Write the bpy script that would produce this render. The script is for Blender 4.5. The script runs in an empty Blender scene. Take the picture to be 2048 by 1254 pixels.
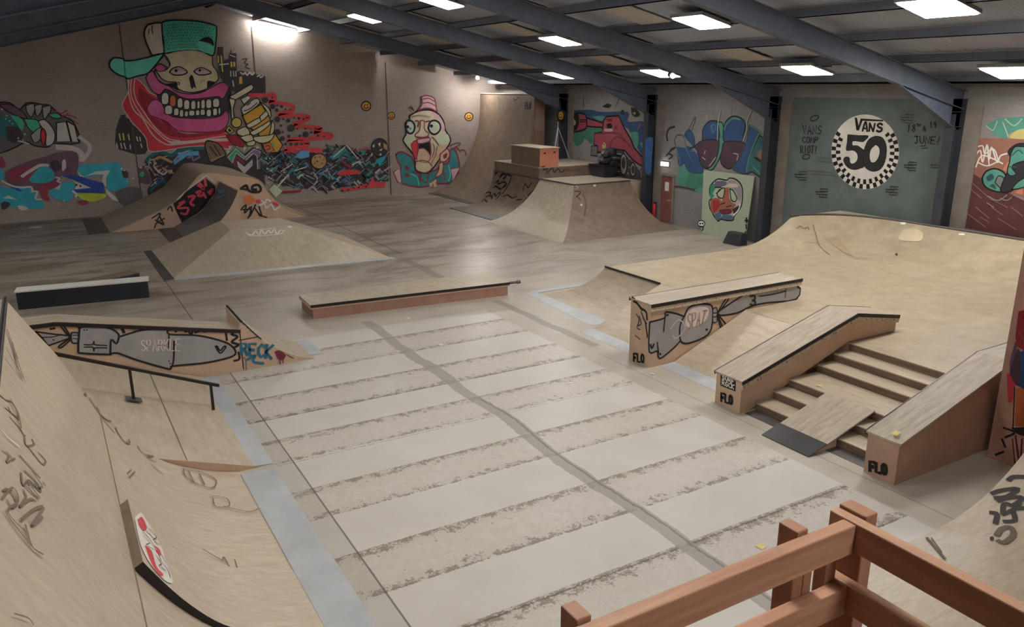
import bpy, bmesh, math, random
from mathutils import Vector, Matrix
from mathutils.geometry import tessellate_polygon
from mathutils.bvhtree import BVHTree
random.seed(7)
C = bpy.context.scene.collection
# ------------------------------------------------------------------ camera
F, PIT, ROL, YAW, H = 1593.0, 0.27882, -0.0021, 0.52888, 5.5
_cy, _sy, _cp, _sp = math.cos(YAW), math.sin(YAW), math.cos(PIT), math.sin(PIT)
FW = Vector((_sy*_cp, _cy*_cp, -_sp)); _r0 = Vector((_cy, -_sy, 0)); _u0 = _r0.cross(FW)
_c, _s = math.cos(ROL), math.sin(ROL)
RT = _c*_r0 + _s*_u0; UP = -_s*_r0 + _c*_u0
CAM = Vector((0, 0, H))
def ray(x, y): return FW*F + RT*(x-1024) + UP*(627-y)
def atz(x, y, z=0.0):
    d = ray(x, y); return CAM + d*((z-H)/d.z)
def aty(x, y, Y):
    d = ray(x, y); return CAM + d*(Y/d.y)
def atx(x, y, X):
    d = ray(x, y); return CAM + d*(X/d.x)
cam = bpy.data.cameras.new('camera'); cam.sensor_width = 36; cam.lens = F*36/2048; cam.clip_start = 0.05; cam.clip_end = 200
co = bpy.data.objects.new('camera', cam); C.objects.link(co)
co.matrix_world = Matrix(((RT.x, UP.x, -FW.x, 0), (RT.y, UP.y, -FW.y, 0), (RT.z, UP.z, -FW.z, H), (0, 0, 0, 1)))
sc = bpy.context.scene; sc.camera = co
sc.view_settings.view_transform = 'Standard'; sc.view_settings.look = 'None'; sc.view_settings.gamma = 1.0
sc.view_settings.use_curve_mapping = False
sc.view_settings.exposure = 0.95
# ------------------------------------------------------------------ materials
def lin(c): return tuple((v/12.92 if v <= 0.04045 else ((v+0.055)/1.055)**2.4) for v in (x/255 for x in c))
class NT:
    """small helper that strings shader nodes together"""
    def __init__(s, name, rough=0.6, spec=0.3, metal=0.0):
        s.m = bpy.data.materials.new(name); s.m.use_nodes = True; s.t = s.m.node_tree; s.b = s.t.nodes['Principled BSDF']
        s.b.inputs['Roughness'].default_value = rough; s.b.inputs['Metallic'].default_value = metal
        s.b.inputs['Specular IOR Level'].default_value = spec
        s.pos = s.n('ShaderNodeNewGeometry').outputs['Position']
    def n(s, t): return s.t.nodes.new(t)
    def l(s, a, b): s.t.links.new(a, b)
    def setin(s, i, v):
        if hasattr(v, 'links'): s.l(v, i)
        elif v is not None: i.default_value = v
    def math(s, op, a, b=None, c=None, clamp=False):
        n = s.n('ShaderNodeMath'); n.operation = op; n.use_clamp = clamp
        for i, v in enumerate((a, b, c)): s.setin(n.inputs[i], v)
        return n.outputs[0]
    def xyz(s, v=None):
        n = s.n('ShaderNodeSeparateXYZ'); s.l(v or s.pos, n.inputs[0]); return n.outputs
    def map(s, scale=(1, 1, 1), rot=(0, 0, 0), v=None):
        n = s.n('ShaderNodeMapping'); s.l(v or s.pos, n.inputs[0]); n.inputs['Scale'].default_value = scale; n.inputs['Rotation'].default_value = rot
        return n.outputs[0]
    def noise(s, scale, detail=4, rough=0.55, v=None, dist=0.0):
        n = s.n('ShaderNodeTexNoise'); s.l(v or s.pos, n.inputs['Vector']); n.inputs['Scale'].default_value = scale
        n.inputs['Detail'].default_value = detail; n.inputs['Roughness'].default_value = rough; n.inputs['Distortion'].default_value = dist
        return n.outputs['Fac']
    def ramp(s, f, stops, interp='LINEAR'):
        n = s.n('ShaderNodeValToRGB'); s.l(f, n.inputs[0]); cr = n.color_ramp; cr.interpolation = interp
        while len(cr.elements) < len(stops): cr.elements.new(1.0)
        for e, (p, c) in zip(cr.elements, stops):
            e.position = p; e.color = (*(c if isinstance(c, tuple) else (c, c, c)), 1)
        return n.outputs[0]
    def mix(s, f, a, b, mode='MIX'):
        n = s.n('ShaderNodeMix'); n.data_type = 'RGBA'; n.blend_type = mode
        s.setin(n.inputs[0], f)
        for i, v in ((6, a), (7, b)):
            if isinstance(v, tuple): n.inputs[i].default_value = (*v[:3], 1)
            else: s.l(v, n.inputs[i])
        return n.outputs[2]
    def color(s, v):
        if isinstance(v, tuple): s.b.inputs['Base Color'].default_value = (*v[:3], 1)
        else: s.l(v, s.b.inputs['Base Color'])
    def bump(s, h, st=0.2, d=0.02):
        n = s.n('ShaderNodeBump'); n.inputs['Strength'].default_value = st; n.inputs['Distance'].default_value = d
        s.l(h, n.inputs['Height']); s.l(n.outputs[0], s.b.inputs['Normal'])
def desat(c, k):
    l = .3*c[0]+.55*c[1]+.15*c[2]; return tuple(v+(l-v)*k for v in c)
def ply(name, c1, c2, grain=(1, 14, 6), rough=0.5, scuff=0.25, dark=(0.16, 0.12, 0.09), spec=0.3, ds=0.25):
    c1, c2 = desat(c1, ds), desat(c2, ds)
    t = NT(name, rough, spec)
    v = t.map(grain)
    g = t.noise(1.6, 6, 0.65, v)
    big = t.noise(0.55, 3, 0.5)
    col = t.mix(t.ramp(g, [(0.3, 0.0), (0.72, 1.0)]), c1, c2)
    col = t.mix(t.math('MULTIPLY', t.ramp(big, [(0.42, 0.0), (0.72, 1.0)]), 0.45), col, tuple(x*0.68 for x in c1))
    sc_ = t.noise(9, 5, 0.7, t.map((grain[1]*.06+.4, grain[0]*.3+.4, 1)))
    col = t.mix(t.math('MULTIPLY', t.ramp(sc_, [(0.6, 0.0), (0.74, 1.0)]), scuff), col, dark)
    t.color(col); t.bump(g, 0.05, 0.004)
    return t.m
def plain(name, c, rough=0.6, spec=0.3, metal=0.0, var=0.15, sc_=3.0):
    t = NT(name, rough, spec, metal)
    n = t.noise(sc_, 5, 0.6)
    t.color(t.mix(t.ramp(n, [(0.3, 0.0), (0.7, 1.0)]), tuple(x*(1-var) for x in c), tuple(min(1, x*(1+var)) for x in c)))
    return t.m
M = {}
M['ply'] = ply('birch_ply', lin((206, 186, 154)), lin((176, 152, 120)), (5, 1.2, 3), rough=0.42)
M['ply_near'] = ply('birch_ply_worn', lin((212, 192, 160)), lin((186, 160, 128)), (2.4, 9, 3), rough=0.36, scuff=0.3)
M['ply_top'] = ply('ply_deck', lin((196, 178, 150)), lin((158, 138, 114)), (1, 9, 4), rough=0.5, scuff=0.4)
M['ply_side'] = ply('ply_side', lin((222, 184, 148)), lin((206, 166, 130)), (1.5, 1.5, 2), rough=0.6, scuff=0.12)
M['ply_red'] = ply('ply_redbrown', lin((182, 132, 106)), lin((160, 110, 88)), (2, 2, 2), rough=0.6, scuff=0.15)
M['ply_yel'] = ply('bowl_ply', lin((190, 170, 134)), lin((166, 143, 108)), (1.5, 1.5, 1.5), rough=0.5, scuff=0.15)
M['ply_dark'] = ply('weathered_ply', lin((150, 126, 102)), lin((120, 98, 80)), (2, 2, 2), rough=0.55)
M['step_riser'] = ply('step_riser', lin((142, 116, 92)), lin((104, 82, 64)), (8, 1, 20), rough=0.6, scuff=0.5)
M['pine'] = ply('pine_lumber', lin((190, 132, 96)), lin((154, 98, 68)), (3, 3, 3), rough=0.55, scuff=0.2, ds=.2)
M['pine_x'] = ply('pine_rail_x', lin((206, 152, 112)), lin((168, 110, 76)), (1.2, 18, 18), rough=0.5, scuff=0.25, ds=.2)
M['pine_y'] = ply('pine_rail_y', lin((206, 154, 114)), lin((168, 112, 78)), (18, 1.2, 18), rough=0.5, scuff=0.25, ds=.2)
M['steel'] = plain('galvanised_steel', lin((182, 184, 186)), 0.42, 0.5, 0.08, 0.14, 1.2)
M['steel_dark'] = plain('dark_steel_plate', lin((92, 88, 86)), 0.45, 0.5, 0.3, 0.2)
M['steel_black'] = plain('black_steel', lin((44, 40, 44)), 0.35, 0.5, 0.3, 0.2)
M['black'] = plain('black_paint', lin((46, 48, 56)), 0.5, 0.4, 0, 0.15)
M['white'] = plain('white_board', lin((225, 222, 214)), 0.5, 0.4, 0, 0.06)
M['frame'] = plain('painted_steel_frame', lin((58, 60, 68)), 0.55, 0.4, 0.1, 0.2)
M['rafter'] = plain('hazed_rafter_steel', lin((92, 98, 112)), 0.5, 0.4, 0.1, 0.15)  # same frame steel, lightened to carry the haze over the rafters
M['grey_block'] = plain('grey_pier', lin((128, 120, 112)), 0.8, 0.2, 0, 0.15)
M['pink'] = plain('salmon_paint', lin((214, 138, 112)), 0.6, 0.3, 0, 0.06)
M['housing'] = plain('lamp_housing', lin((150, 150, 150)), 0.5, 0.4, 0.2, 0.05)
def emit(name, c, st):
    m = bpy.data.materials.new(name); m.use_nodes = True; t = m.node_tree
    b = t.nodes['Principled BSDF']; b.inputs['Base Color'].default_value = (0.8, 0.8, 0.8, 1)
    b.inputs['Emission Color'].default_value = (*c, 1); b.inputs['Emission Strength'].default_value = st
    return m
LAMP = 30.0
M['lamp'] = emit('lamp_diffuser', (1.0, 0.97, 0.93), LAMP)
M['ply_brown'] = ply('brown_ply', lin((192, 148, 118)), lin((172, 128, 100)), (2, 2, 2), rough=0.6, scuff=0.1)
M['ply_bluegrey'] = ply('bluegrey_ply', lin((138, 132, 128)), lin((118, 112, 110)), (2, 2, 2), rough=0.55, scuff=0.3)
M['lamp_far'] = emit('lamp_far_diffuser', (1.0, 0.97, 0.93), LAMP*.55)
M['lamp_small'] = emit('small_lamp', (1.0, 0.95, 0.88), 8.0)
M['lamp_fill'] = emit('fill_lamp_diffuser', (1.0, 0.97, 0.93), LAMP*.42)  # dim emission for the added left-slope fill lamps
M['tube'] = emit('tube_glow', (1.0, 0.95, 0.86), 55.0)
M['flood'] = emit('flood_glow', (1.0, 0.94, 0.86), 900.0)
# ------------------------------------------------------------------ mesh helpers
def link(name, me, mats, parent=None):
    o = bpy.data.objects.new(name, me)
    for m in (mats if isinstance(mats, (list, tuple)) else [mats]): me.materials.append(m)
    C.objects.link(o)
    if parent: o.parent = parent; o.matrix_parent_inverse = parent.matrix_world.inverted()
    return o
def mesh(name, vs, fs, mats, parent=None, mi=None, smooth=False):
    me = bpy.data.meshes.new(name); me.from_pydata([tuple(v) for v in vs], [], fs)
    if mi: me.polygons.foreach_set('material_index', mi)
    if smooth: me.polygons.foreach_set('use_smooth', [True]*len(me.polygons))
    me.validate(); me.update()
    return link(name, me, mats, parent)
def thing(name, label, cat, loc=(0, 0, 0), group=None):
    o = bpy.data.objects.new(name, None); C.objects.link(o); o.location = loc; o.empty_display_size = 0.2
    o['label'] = label; o['category'] = cat
    if group: o['group'] = group
    bpy.context.view_layer.update() if False else None
    o.matrix_world = Matrix.Translation(loc)
    return o
def tag(o, label, cat, group=None):
    o['label'] = label; o['category'] = cat
    if group: o['group'] = group
    return o
def struct(o, label=None):
    o['kind'] = 'structure'
    if label: o['label'] = label
    return o
def lab(o, label): o['label'] = label; return o
class MB:
    def __init__(s): s.v, s.f, s.m = [], [], []
    def add(s, vs, fs, mi=0):
        k = len(s.v); s.v += [tuple(v) for v in vs]; s.f += [tuple(i+k for i in f) for f in fs]; s.m += [mi]*len(fs)
    def box(s, a, b, mi=0, skip=()):
        x0, y0, z0 = a; x1, y1, z1 = b
        s.add([(x0,y0,z0),(x1,y0,z0),(x1,y1,z0),(x0,y1,z0),(x0,y0,z1),(x1,y0,z1),(x1,y1,z1),(x0,y1,z1)],
              [(3,2,1,0),(4,5,6,7),(0,1,5,4),(1,2,6,5),(2,3,7,6),(3,0,4,7)], mi)
    def hexa(s, p, mi=0):   # 4 bottom + 4 top corners
        s.add(p, [(3,2,1,0),(4,5,6,7),(0,1,5,4),(1,2,6,5),(2,3,7,6),(3,0,4,7)], mi)
    def bar(s, a, b, w, h, mi=0, up=(0, 0, 1)):
        a, b = Vector(a), Vector(b); d = (b-a).normalized(); u = Vector(up)
        r = d.cross(u).normalized(); u = r.cross(d).normalized(); r *= w/2; u *= h/2
        s.hexa([a-r-u, a+r-u, b+r-u, b-r-u, a-r+u, a+r+u, b+r+u, b-r+u], mi)
    def tube(s, pts, r, seg=10, mi=0, cap=True):
        pts = [Vector(p) for p in pts]; k = len(s.v); n = len(pts)
        for i, p in enumerate(pts):
            d = (pts[min(i+1, n-1)]-pts[max(i-1, 0)]).normalized()
            a = d.cross(Vector((0.13, 0.31, 0.94)))
            if a.length < 1e-3: a = d.cross(Vector((1, 0, 0)))
            a.normalize(); b = d.cross(a)
            rr = r[i] if isinstance(r, (list, tuple)) else r
            s.v += [tuple(p + (a*math.cos(t)+b*math.sin(t))*rr) for t in (2*math.pi*j/seg for j in range(seg))]
        for i in range(n-1):
            for j in range(seg):
                s.f.append((k+i*seg+j, k+i*seg+(j+1) % seg, k+(i+1)*seg+(j+1) % seg, k+(i+1)*seg+j)); s.m.append(mi)
        if cap:
            s.f += [tuple(k+j for j in range(seg-1, -1, -1)), tuple(k+(n-1)*seg+j for j in range(seg))]; s.m += [mi, mi]
    def prism(s, poly, y0, y1, mi=0):   # closed polygon in XZ swept along Y
        n = len(poly); k = len(s.v)
        s.v += [(x, y0, z) for x, z in poly] + [(x, y1, z) for x, z in poly]
        s.f += [tuple(k+i for i in range(n)), tuple(k+n+i for i in range(n-1, -1, -1))]; s.m += [mi, mi]
        for i in range(n):
            j = (i+1) % n; s.f.append((k+j, k+i, k+n+i, k+n+j)); s.m.append(mi)
    def build(s, name, mats, parent=None, smooth=False, bevel=0.0):
        o = mesh(name, s.v, s.f, mats, parent, s.m, False)
        bm = bmesh.new(); bm.from_mesh(o.data); bmesh.ops.recalc_face_normals(bm, faces=bm.faces); bmesh.ops.triangulate(bm, faces=[f for f in bm.faces if len(f.verts) > 4 and not bevel]); bm.to_mesh(o.data); bm.free()
        if smooth:
            o.data.polygons.foreach_set('use_smooth', [True]*len(o.data.polygons))
            try: o.data.set_sharp_from_angle(angle=math.radians(35))
            except Exception: pass
        if bevel:
            md = o.modifiers.new('bevel', 'BEVEL'); md.width = bevel; md.segments = 2; md.limit_method = 'ANGLE'
        return o
def catmull(pts, n=6):
    out = []
    P = [pts[0]] + list(pts) + [pts[-1]]
    for i in range(1, len(P)-2):
        p0, p1, p2, p3 = P[i-1], P[i], P[i+1], P[i+2]
        for k in range(n):
            t = k/n
            out.append(tuple(0.5*((2*b)+(-a+c)*t+(2*a-5*b+4*c-d)*t*t+(-a+3*b-3*c+d)*t**3) for a, b, c, d in zip(p0, p1, p2, p3)))
    out.append(tuple(pts[-1])); return out
def arc(x0, x1, h, n=16):
    w = abs(x1-x0); sg = 1 if x1 > x0 else -1; R = (w*w+h*h)/(2*h)
    a = math.asin(min(1, w/R)) if h <= R else math.pi-math.asin(w/R)
    return [(x0+sg*R*math.sin(a*i/n), R-R*math.cos(a*i/n)) for i in range(n+1)]
def ramp(root, prof, y0, y1, mat, side, base=0.0, th=0.025, back=None, rot=None):
    """prof runs from the toe up (x,z). riding_surface is the bent sheet, side_panel the carcass below it."""
    sg = 1
    mb = MB()
    n = len(prof); k = 0
    # offset sheet downwards along normal
    low = []
    for i, (x, z) in enumerate(prof):
        a, b = prof[max(0, i-1)], prof[min(n-1, i+1)]
        dx, dz = b[0]-a[0], b[1]-a[1]; L = math.hypot(dx, dz) or 1
        nx, nz = -dz/L, dx/L
        if nz < 0: nx, nz = -nx, -nz
        low.append((x-nx*th, max(base, z-nz*th)))
    poly = list(prof)+low[::-1]
    mb.v += [(x, y0, z) for x, z in poly]+[(x, y1, z) for x, z in poly]; N = len(poly)
    for i in range(n-1): mb.f.append((i, i+1, N+i+1, N+i)); mb.m.append(0)
    for i in range(n, N-1): mb.f.append((i, i+1, N+i+1, N+i)); mb.m.append(0)
    for q in (0, N):
        for i in range(n-1):
            j = N-1-i; mb.f.append((q+i, q+i+1, q+j-1, q+j)); mb.m.append(1)
    mb.f += [(n-1, n, N+n, N+n-1)]; mb.m += [0]
    s = mb.build('riding_surface', [mat, side], root, smooth=True)
    top = prof[-1]; bx = back if back is not None else top[0]
    carc = [(x, z) for x, z in low if z > base+0.004]
    poly2 = [(prof[0][0], base)] + carc + ([(bx, top[1]-th)] if abs(bx-top[0]) > 1e-3 else []) + [(bx, base)]
    if len(carc) >= 1:
        m2 = MB(); e = 0.004
        m2.prism(poly2, min(y0, y1)+e, max(y0, y1)-e); p = m2.build('side_panel', side, root)
    else: p = None
    return s, p
def slab(name, a, b, mat, parent=None, bevel=0.0):
    m = MB(); m.box(a, b); return m.build(name, mat, parent, bevel=bevel)
# ------------------------------------------------------------------ the hall
XL, XR, YB, YF = -9.4, 22.15, 39.25, -6.3
RX, SR, SL = 6.45, -0.23, 0.24          # ridge and slopes of the rafter undersides
def rz(x): return 9.92+SR*x if x >= RX else 9.92+SR*RX+SL*(x-RX)
def floor_mat():
    t = NT('concrete_floor', 0.42, 0.35)
    X, Y, Z = t.xyz()
    n1 = t.noise(1.3, 5, 0.6); n2 = t.noise(6.5, 6, 0.7); n3 = t.noise(30, 5, 0.75); nb = t.noise(0.35, 4, 0.55)
    wob = t.math('MULTIPLY', t.math('SUBTRACT', n2, 0.5), 0.10)
    Yw = t.math('ADD', Y, wob)
    B = [4.6, 5.5, 6.44, 7.42, 8.36, 9.34, 10.23, 11.2, 12.1, 13.0, 14.04, 15.1, 16.3, 17.2]
    fy = t.math('DIVIDE', t.math('SUBTRACT', Yw, 3.0), 16.0)
    fyr = t.math('DIVIDE', t.math('SUBTRACT', Y, 3.0), 16.0)
    stops = [(0.0, 0.0)]; v = 1.0
    for b in B: stops.append(((b-3)/16, 0.0 if (B.index(b) % 2) else 1.0))
    stops[-1] = (stops[-1][0], 0.5)
    light = t.ramp(fy, stops, 'CONSTANT')            # 1 on the clean sheets, 0 on the worn strips
    tri = [((B[0]-3)/16-.02, 0.0)]
    for i, b in enumerate(B):
        tri.append(((b-3)/16, 1.0))
        if i+1 < len(B): tri.append((((b+B[i+1])/2-3)/16, 0.0))
    tri.append(((B[-1]-3)/16+.02, 0.0))
    edge = t.ramp(fyr, tri)                           # 1 at a sheet joint, 0 mid sheet
    inx = t.math('MULTIPLY', t.math('GREATER_THAN', X, 2.40), t.math('LESS_THAN', t.math('ADD', X, wob), 9.28))
    iny = t.math('LESS_THAN', Y, 17.25)
    reg = t.math('MULTIPLY', inx, iny)
    base = t.mix(t.ramp(n1, [(0.3, 0.0), (0.7, 1.0)]), lin((176, 166, 150)), lin((192, 184, 170)))
    clean = t.mix(t.ramp(n1, [(0.3, 0.0), (0.75, 1.0)]), lin((196, 190, 179)), lin((206, 201, 191)))
    worn = t.mix(t.ramp(n2, [(0.35, 0.0), (0.65, 1.0)]), lin((190, 182, 169)), lin((202, 195, 183)))
    patch = t.math('ADD', t.math('MULTIPLY', edge, 0.24), t.math('ADD', t.math('MULTIPLY', n2, 0.6), t.math('MULTIPLY', n3, 0.4)))
    pm = t.ramp(patch, [(0.68, 0.0), (0.73, 1.0)])
    worn = t.mix(t.math('MULTIPLY', pm, 0.75), worn, lin((116, 94, 76)))
    sheet = t.mix(light, worn, clean)
    ln = t.math('GREATER_THAN', t.math('ADD', edge, t.math('MULTIPLY', t.math('SUBTRACT', n3, 0.5), 0.16)), 0.965)
    sheet = t.mix(t.math('MULTIPLY', ln, t.ramp(n2, [(0.3, 0.25), (0.6, 0.9)])), sheet, lin((86, 76, 66)))
    col = t.mix(reg, base, sheet)
    # stains on the far floor, then a broad darker tone there
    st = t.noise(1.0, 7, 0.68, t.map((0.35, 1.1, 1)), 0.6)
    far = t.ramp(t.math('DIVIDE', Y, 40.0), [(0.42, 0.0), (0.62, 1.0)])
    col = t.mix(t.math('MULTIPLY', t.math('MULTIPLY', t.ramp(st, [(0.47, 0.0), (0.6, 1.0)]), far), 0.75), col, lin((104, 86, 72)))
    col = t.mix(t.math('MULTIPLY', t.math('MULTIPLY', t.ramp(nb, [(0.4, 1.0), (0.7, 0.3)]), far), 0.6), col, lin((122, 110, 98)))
    def line(cx, w, y0, y1, c, amt, wobs=1.0):
        d = t.math('ABSOLUTE', t.math('SUBTRACT', t.math('ADD', X, t.math('MULTIPLY', wob, wobs)), cx))
        f = t.math('LESS_THAN', d, w)
        f = t.math('MULTIPLY', f, t.math('MULTIPLY', t.math('GREATER_THAN', Y, y0), t.math('LESS_THAN', Y, y1)))
        return t.mix(t.math('MULTIPLY', f, amt), col, c)
    slow = t.math('MULTIPLY', t.math('SUBTRACT', t.noise(0.5, 2, 0.5), 0.5), 0.35)
    wob_keep = wob; wob = t.math('ADD', wob, slow)
    col = line(6.27, 0.13, -5, 17.8, lin((146, 138, 131)), 0.75)
    col = line(6.34, 0.02, -5, 12, lin((96, 86, 80)), 0.6)
    col = line(9.96, 0.12, 13.4, 17.9, lin((138, 130, 120)), 0.7)
    col = line(9.86, 0.16, 20.8, 24.3, lin((132, 124, 112)), 0.7)
    wob = wob_keep
    col = line(2.69, 0.012, -5, 25, lin((84, 76, 68)), 0.8, 0.05)
    col = line(9.72, 0.010, -5, 13, lin((96, 86, 76)), 0.6, 0.05)
    col = line(10.2, 0.03, 24.8, 39, lin((84, 72, 62)), 0.7, 0.5)
    inb = t.math('MULTIPLY', t.math('GREATER_THAN', X, 2.40), t.math('LESS_THAN', X, 2.69))
    col = t.mix(t.math('MULTIPLY', t.math('MULTIPLY', inb, t.math('LESS_THAN', Y, 17)), 0.22), col, lin((120, 112, 102)))
    col = t.mix(t.math('MULTIPLY', t.ramp(n3, [(0.66, 0.0), (0.72, 1.0)]), 0.25), col, lin((120, 108, 96)))
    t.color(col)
    t.l(t.ramp(n1, [(0.2, 0.27), (0.8, 0.48)]), t.b.inputs['Roughness'])
    t.bump(n3, 0.05, 0.004)
    return t.m
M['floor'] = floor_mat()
def wall_mat(name, c1, c2, cd):
    t = NT(name, 0.75, 0.2)
    v = t.n('ShaderNodeCombineXYZ'); X, Y, Z = t.xyz()
    t.l(t.math('ADD', X, Y), v.inputs[0]); t.l(Z, v.inputs[1])
    br = t.n('ShaderNodeTexBrick'); t.l(v.outputs[0], br.inputs['Vector']); br.inputs['Scale'].default_value = 2.2
    br.inputs['Mortar Size'].default_value = 0.015; br.inputs['Color1'].default_value = (1, 1, 1, 1); br.inputs['Color2'].default_value = (0.86, 0.86, 0.86, 1)
    br.inputs['Mortar'].default_value = (0.7, 0.7, 0.7, 1)
    n = t.noise(0.5, 5, 0.6); n2 = t.noise(3, 6, 0.7, t.map((1, 1, 3.2)))
    col = t.mix(t.ramp(n, [(0.3, 0.0), (0.7, 1.0)]), c1, c2)
    col = t.mix(t.math('MULTIPLY', t.ramp(n2, [(0.55, 0.0), (0.75, 1.0)]), 0.35), col, cd)
    col = t.mix(0.5, col, br.outputs['Color'], 'MULTIPLY')
    t.color(col); t.bump(br.outputs['Color'], 0.12, 0.01)
    return t.m
M['wall_b'] = wall_mat('painted_block_brown', lin((190, 178, 170)), lin((176, 164, 155)), lin((120, 108, 100)))
M['wall_r'] = wall_mat('painted_block_grey', lin((146, 142, 140)), lin((132, 128, 127)), lin((104, 100, 98)))
t = NT('roof_sheet', 0.6, 0.3)
wv = t.n('ShaderNodeTexWave'); wv.wave_type = 'BANDS'; wv.bands_direction = 'Y'; wv.inputs['Scale'].default_value = 3.0; t.l(t.pos, wv.inputs['Vector'])
t.color(t.mix(t.noise(0.4, 3), lin((178, 184, 200)), lin((150, 156, 172)))); t.bump(wv.outputs['Fac'], 0.4, 0.03); M['roof'] = t.m
M['roof_tan'] = plain('aged_rooflight', lin((184, 176, 166)), 0.6, 0.3, 0, 0.08)
M['purlin'] = plain('purlin_steel', lin((104, 108, 120)), 0.5, 0.4, 0.2, 0.1)

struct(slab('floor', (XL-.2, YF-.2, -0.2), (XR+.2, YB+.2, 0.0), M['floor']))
TH = 0.25
def gable(name, y, d, mat):
    m = MB(); p = [(XL-TH, 0), (XR+TH, 0), (XR+TH, rz(XR)+.75), (RX, rz(RX)+.75), (XL-TH, rz(XL)+.75)]
    m.prism(p, min(y, y+d), max(y, y+d)); return struct(m.build(name, mat))
wall_back = gable('wall_back', YB, TH, M['wall_b'])
wall_front = gable('wall_front', YF, -TH, M['wall_b'])
wall_right = struct(slab('wall_right', (XR, YF, 0), (XR+TH, YB, rz(XR)+.7), M['wall_r']))
wall_left = struct(slab('wall_left', (XL-TH, YF, 0), (XL, YB, rz(XL)+.7), M['wall_b']))
m = MB(); RT_ = 0.72
m.prism([(XL-.3, rz(XL)+RT_), (RX, rz(RX)+RT_), (XR+.3, rz(XR)+RT_), (XR+.3, rz(XR)+RT_+.08), (RX, rz(RX)+RT_+.08), (XL-.3, rz(XL)+RT_+.08)], YF-.3, YB+.3)
ceiling = struct(m.build('ceiling', M['roof']))
# purlins under the sheets, each its own beam
px_ = [21.2, 19.2, 17.2, 15.2, 13.2, 11.2, 9.2, 7.2, 5.7, 3.7, 1.7, -.3, -2.3, -4.3, -6.3, -8.3]
for x in px_:
    m = MB(); z = rz(x)+.52
    m.box((x-.035, YF, z), (x+.035, YB-.5, z+.2)); m.box((x-.035, YF, z), (x+.08, YB-.5, z+.015))
    m.build('purlin', M['purlin'], ceiling)
# aged rooflights between purlins (tan, unlit)
def rlite(xa, xb, ya, yb):
    m = MB(); e = .68
    m.hexa([(xa, ya, rz(xa)+e), (xb, ya, rz(xb)+e), (xb, yb, rz(xb)+e), (xa, yb, rz(xa)+e),
            (xa, ya, rz(xa)+e+.03), (xb, ya, rz(xb)+e+.03), (xb, yb, rz(xb)+e+.03), (xa, yb, rz(xa)+e+.03)])
    m.build('rooflight', M['roof_tan'], ceiling)
for ya in (14.0, 20.4, 26.9, 33.4):
    for xa in (7.3, 11.3, 15.3, 19.3) : rlite(xa, xa+1.8, ya, ya+1.3)
    for xa in (9.3, 13.3, 17.3): rlite(xa, xa+1.8, ya+3.4, ya+4.6)
# steel portal frames
FY = [0.4, 6.85, 13.3, 19.75, 26.2, 32.65]
HX = 3.0
for i, y in enumerate(FY):
    e = bpy.data.objects.new('trim_%d' % (i+1), None); C.objects.link(e); e['kind'] = 'structure'; e.location = (0, y, 0); e.matrix_world = Matrix.Translation((0, y, 0))
    d = .5; w = .10; tf = .018
    for sgn, xe in ((1, XR), (-1, XL)):
        m = MB()
        xs = [RX, xe]
        def pt(x, o): return (x, rz(x)+o)
        # web (thin) and flanges
        xh = xe-sgn*HX; zc = rz(xe)-.55
        m.prism([pt(RX, 0), pt(xh, 0), (xe, zc), (xe, rz(xe)+d), pt(RX, d)], y-.008, y+.008)
        m.bar((RX, y, rz(RX)+tf/2), (xe, y, rz(xe)+tf/2), 2*w, tf)
        m.bar((RX, y, rz(RX)+d), (xe, y, rz(xe)+d), 2*w, tf)
        m.bar((xh, y, rz(xh)), (xe-sgn*.3, y, zc+.05), 2*w, tf)
        m.build('rafter', M['rafter'], e)
        m = MB(); xi = xe-sgn*.45
        m.box((min(xe, xi), y-.008, 0), (max(xe, xi), y+.008, rz(xe)+.3))
        for xx in (xi, xe-sgn*.02): m.box((xx-.012, y-.14, 0), (xx+.012, y+.14, rz(xe)-.1 if xx == xi else rz(xe)+.3))
        for zz in (zc+.1, rz(xe)-.05): m.box((min(xe, xi), y-.13, zz), (max(xe, xi), y+.13, zz+.015))
        m.build('column', M['frame'], e)
    # fly braces near the purlins on the far side
    if i in (3, 4, 5):
        for x in (17.2, 19.2):
            m = MB(); m.bar((x, y+.02, rz(x)+.06), (x, y+.55, rz(x)+.55), .03, .03); m.bar((x, y+.02, rz(x)+.06), (x-.5, y+.1, rz(x)+.62), .03, .03)
            m.build('fly_brace', M['frame'], e)
# grey piers beside the columns on the right wall, pilasters on the back wall
k = 10
for y in FY[2:]:
    struct(slab('trim_%d' % k, (XR-.05, y-.62, 0), (XR, y-.16, rz(XR)+.1), M['grey_block'])); k += 1
    struct(slab('trim_%d' % k, (XR-.05, y+.16, 0), (XR, y+.36, rz(XR)-.4), M['grey_block'])); k += 1
for x in (-2.2, 3.72, 9.2, 15.63):
    struct(slab('trim_%d' % k, (x, YB-.003, 0), (x+.42, YB, rz(x)+.3), M['wall_b'])); k += 1
    struct(slab('trim_%d' % k, (x-.03, YB-.012, 0), (x+.02, YB, rz(x)+.3), M['steel_dark'])); k += 1  # dark strip drawn as the shadow line of the pilaster joint
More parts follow.
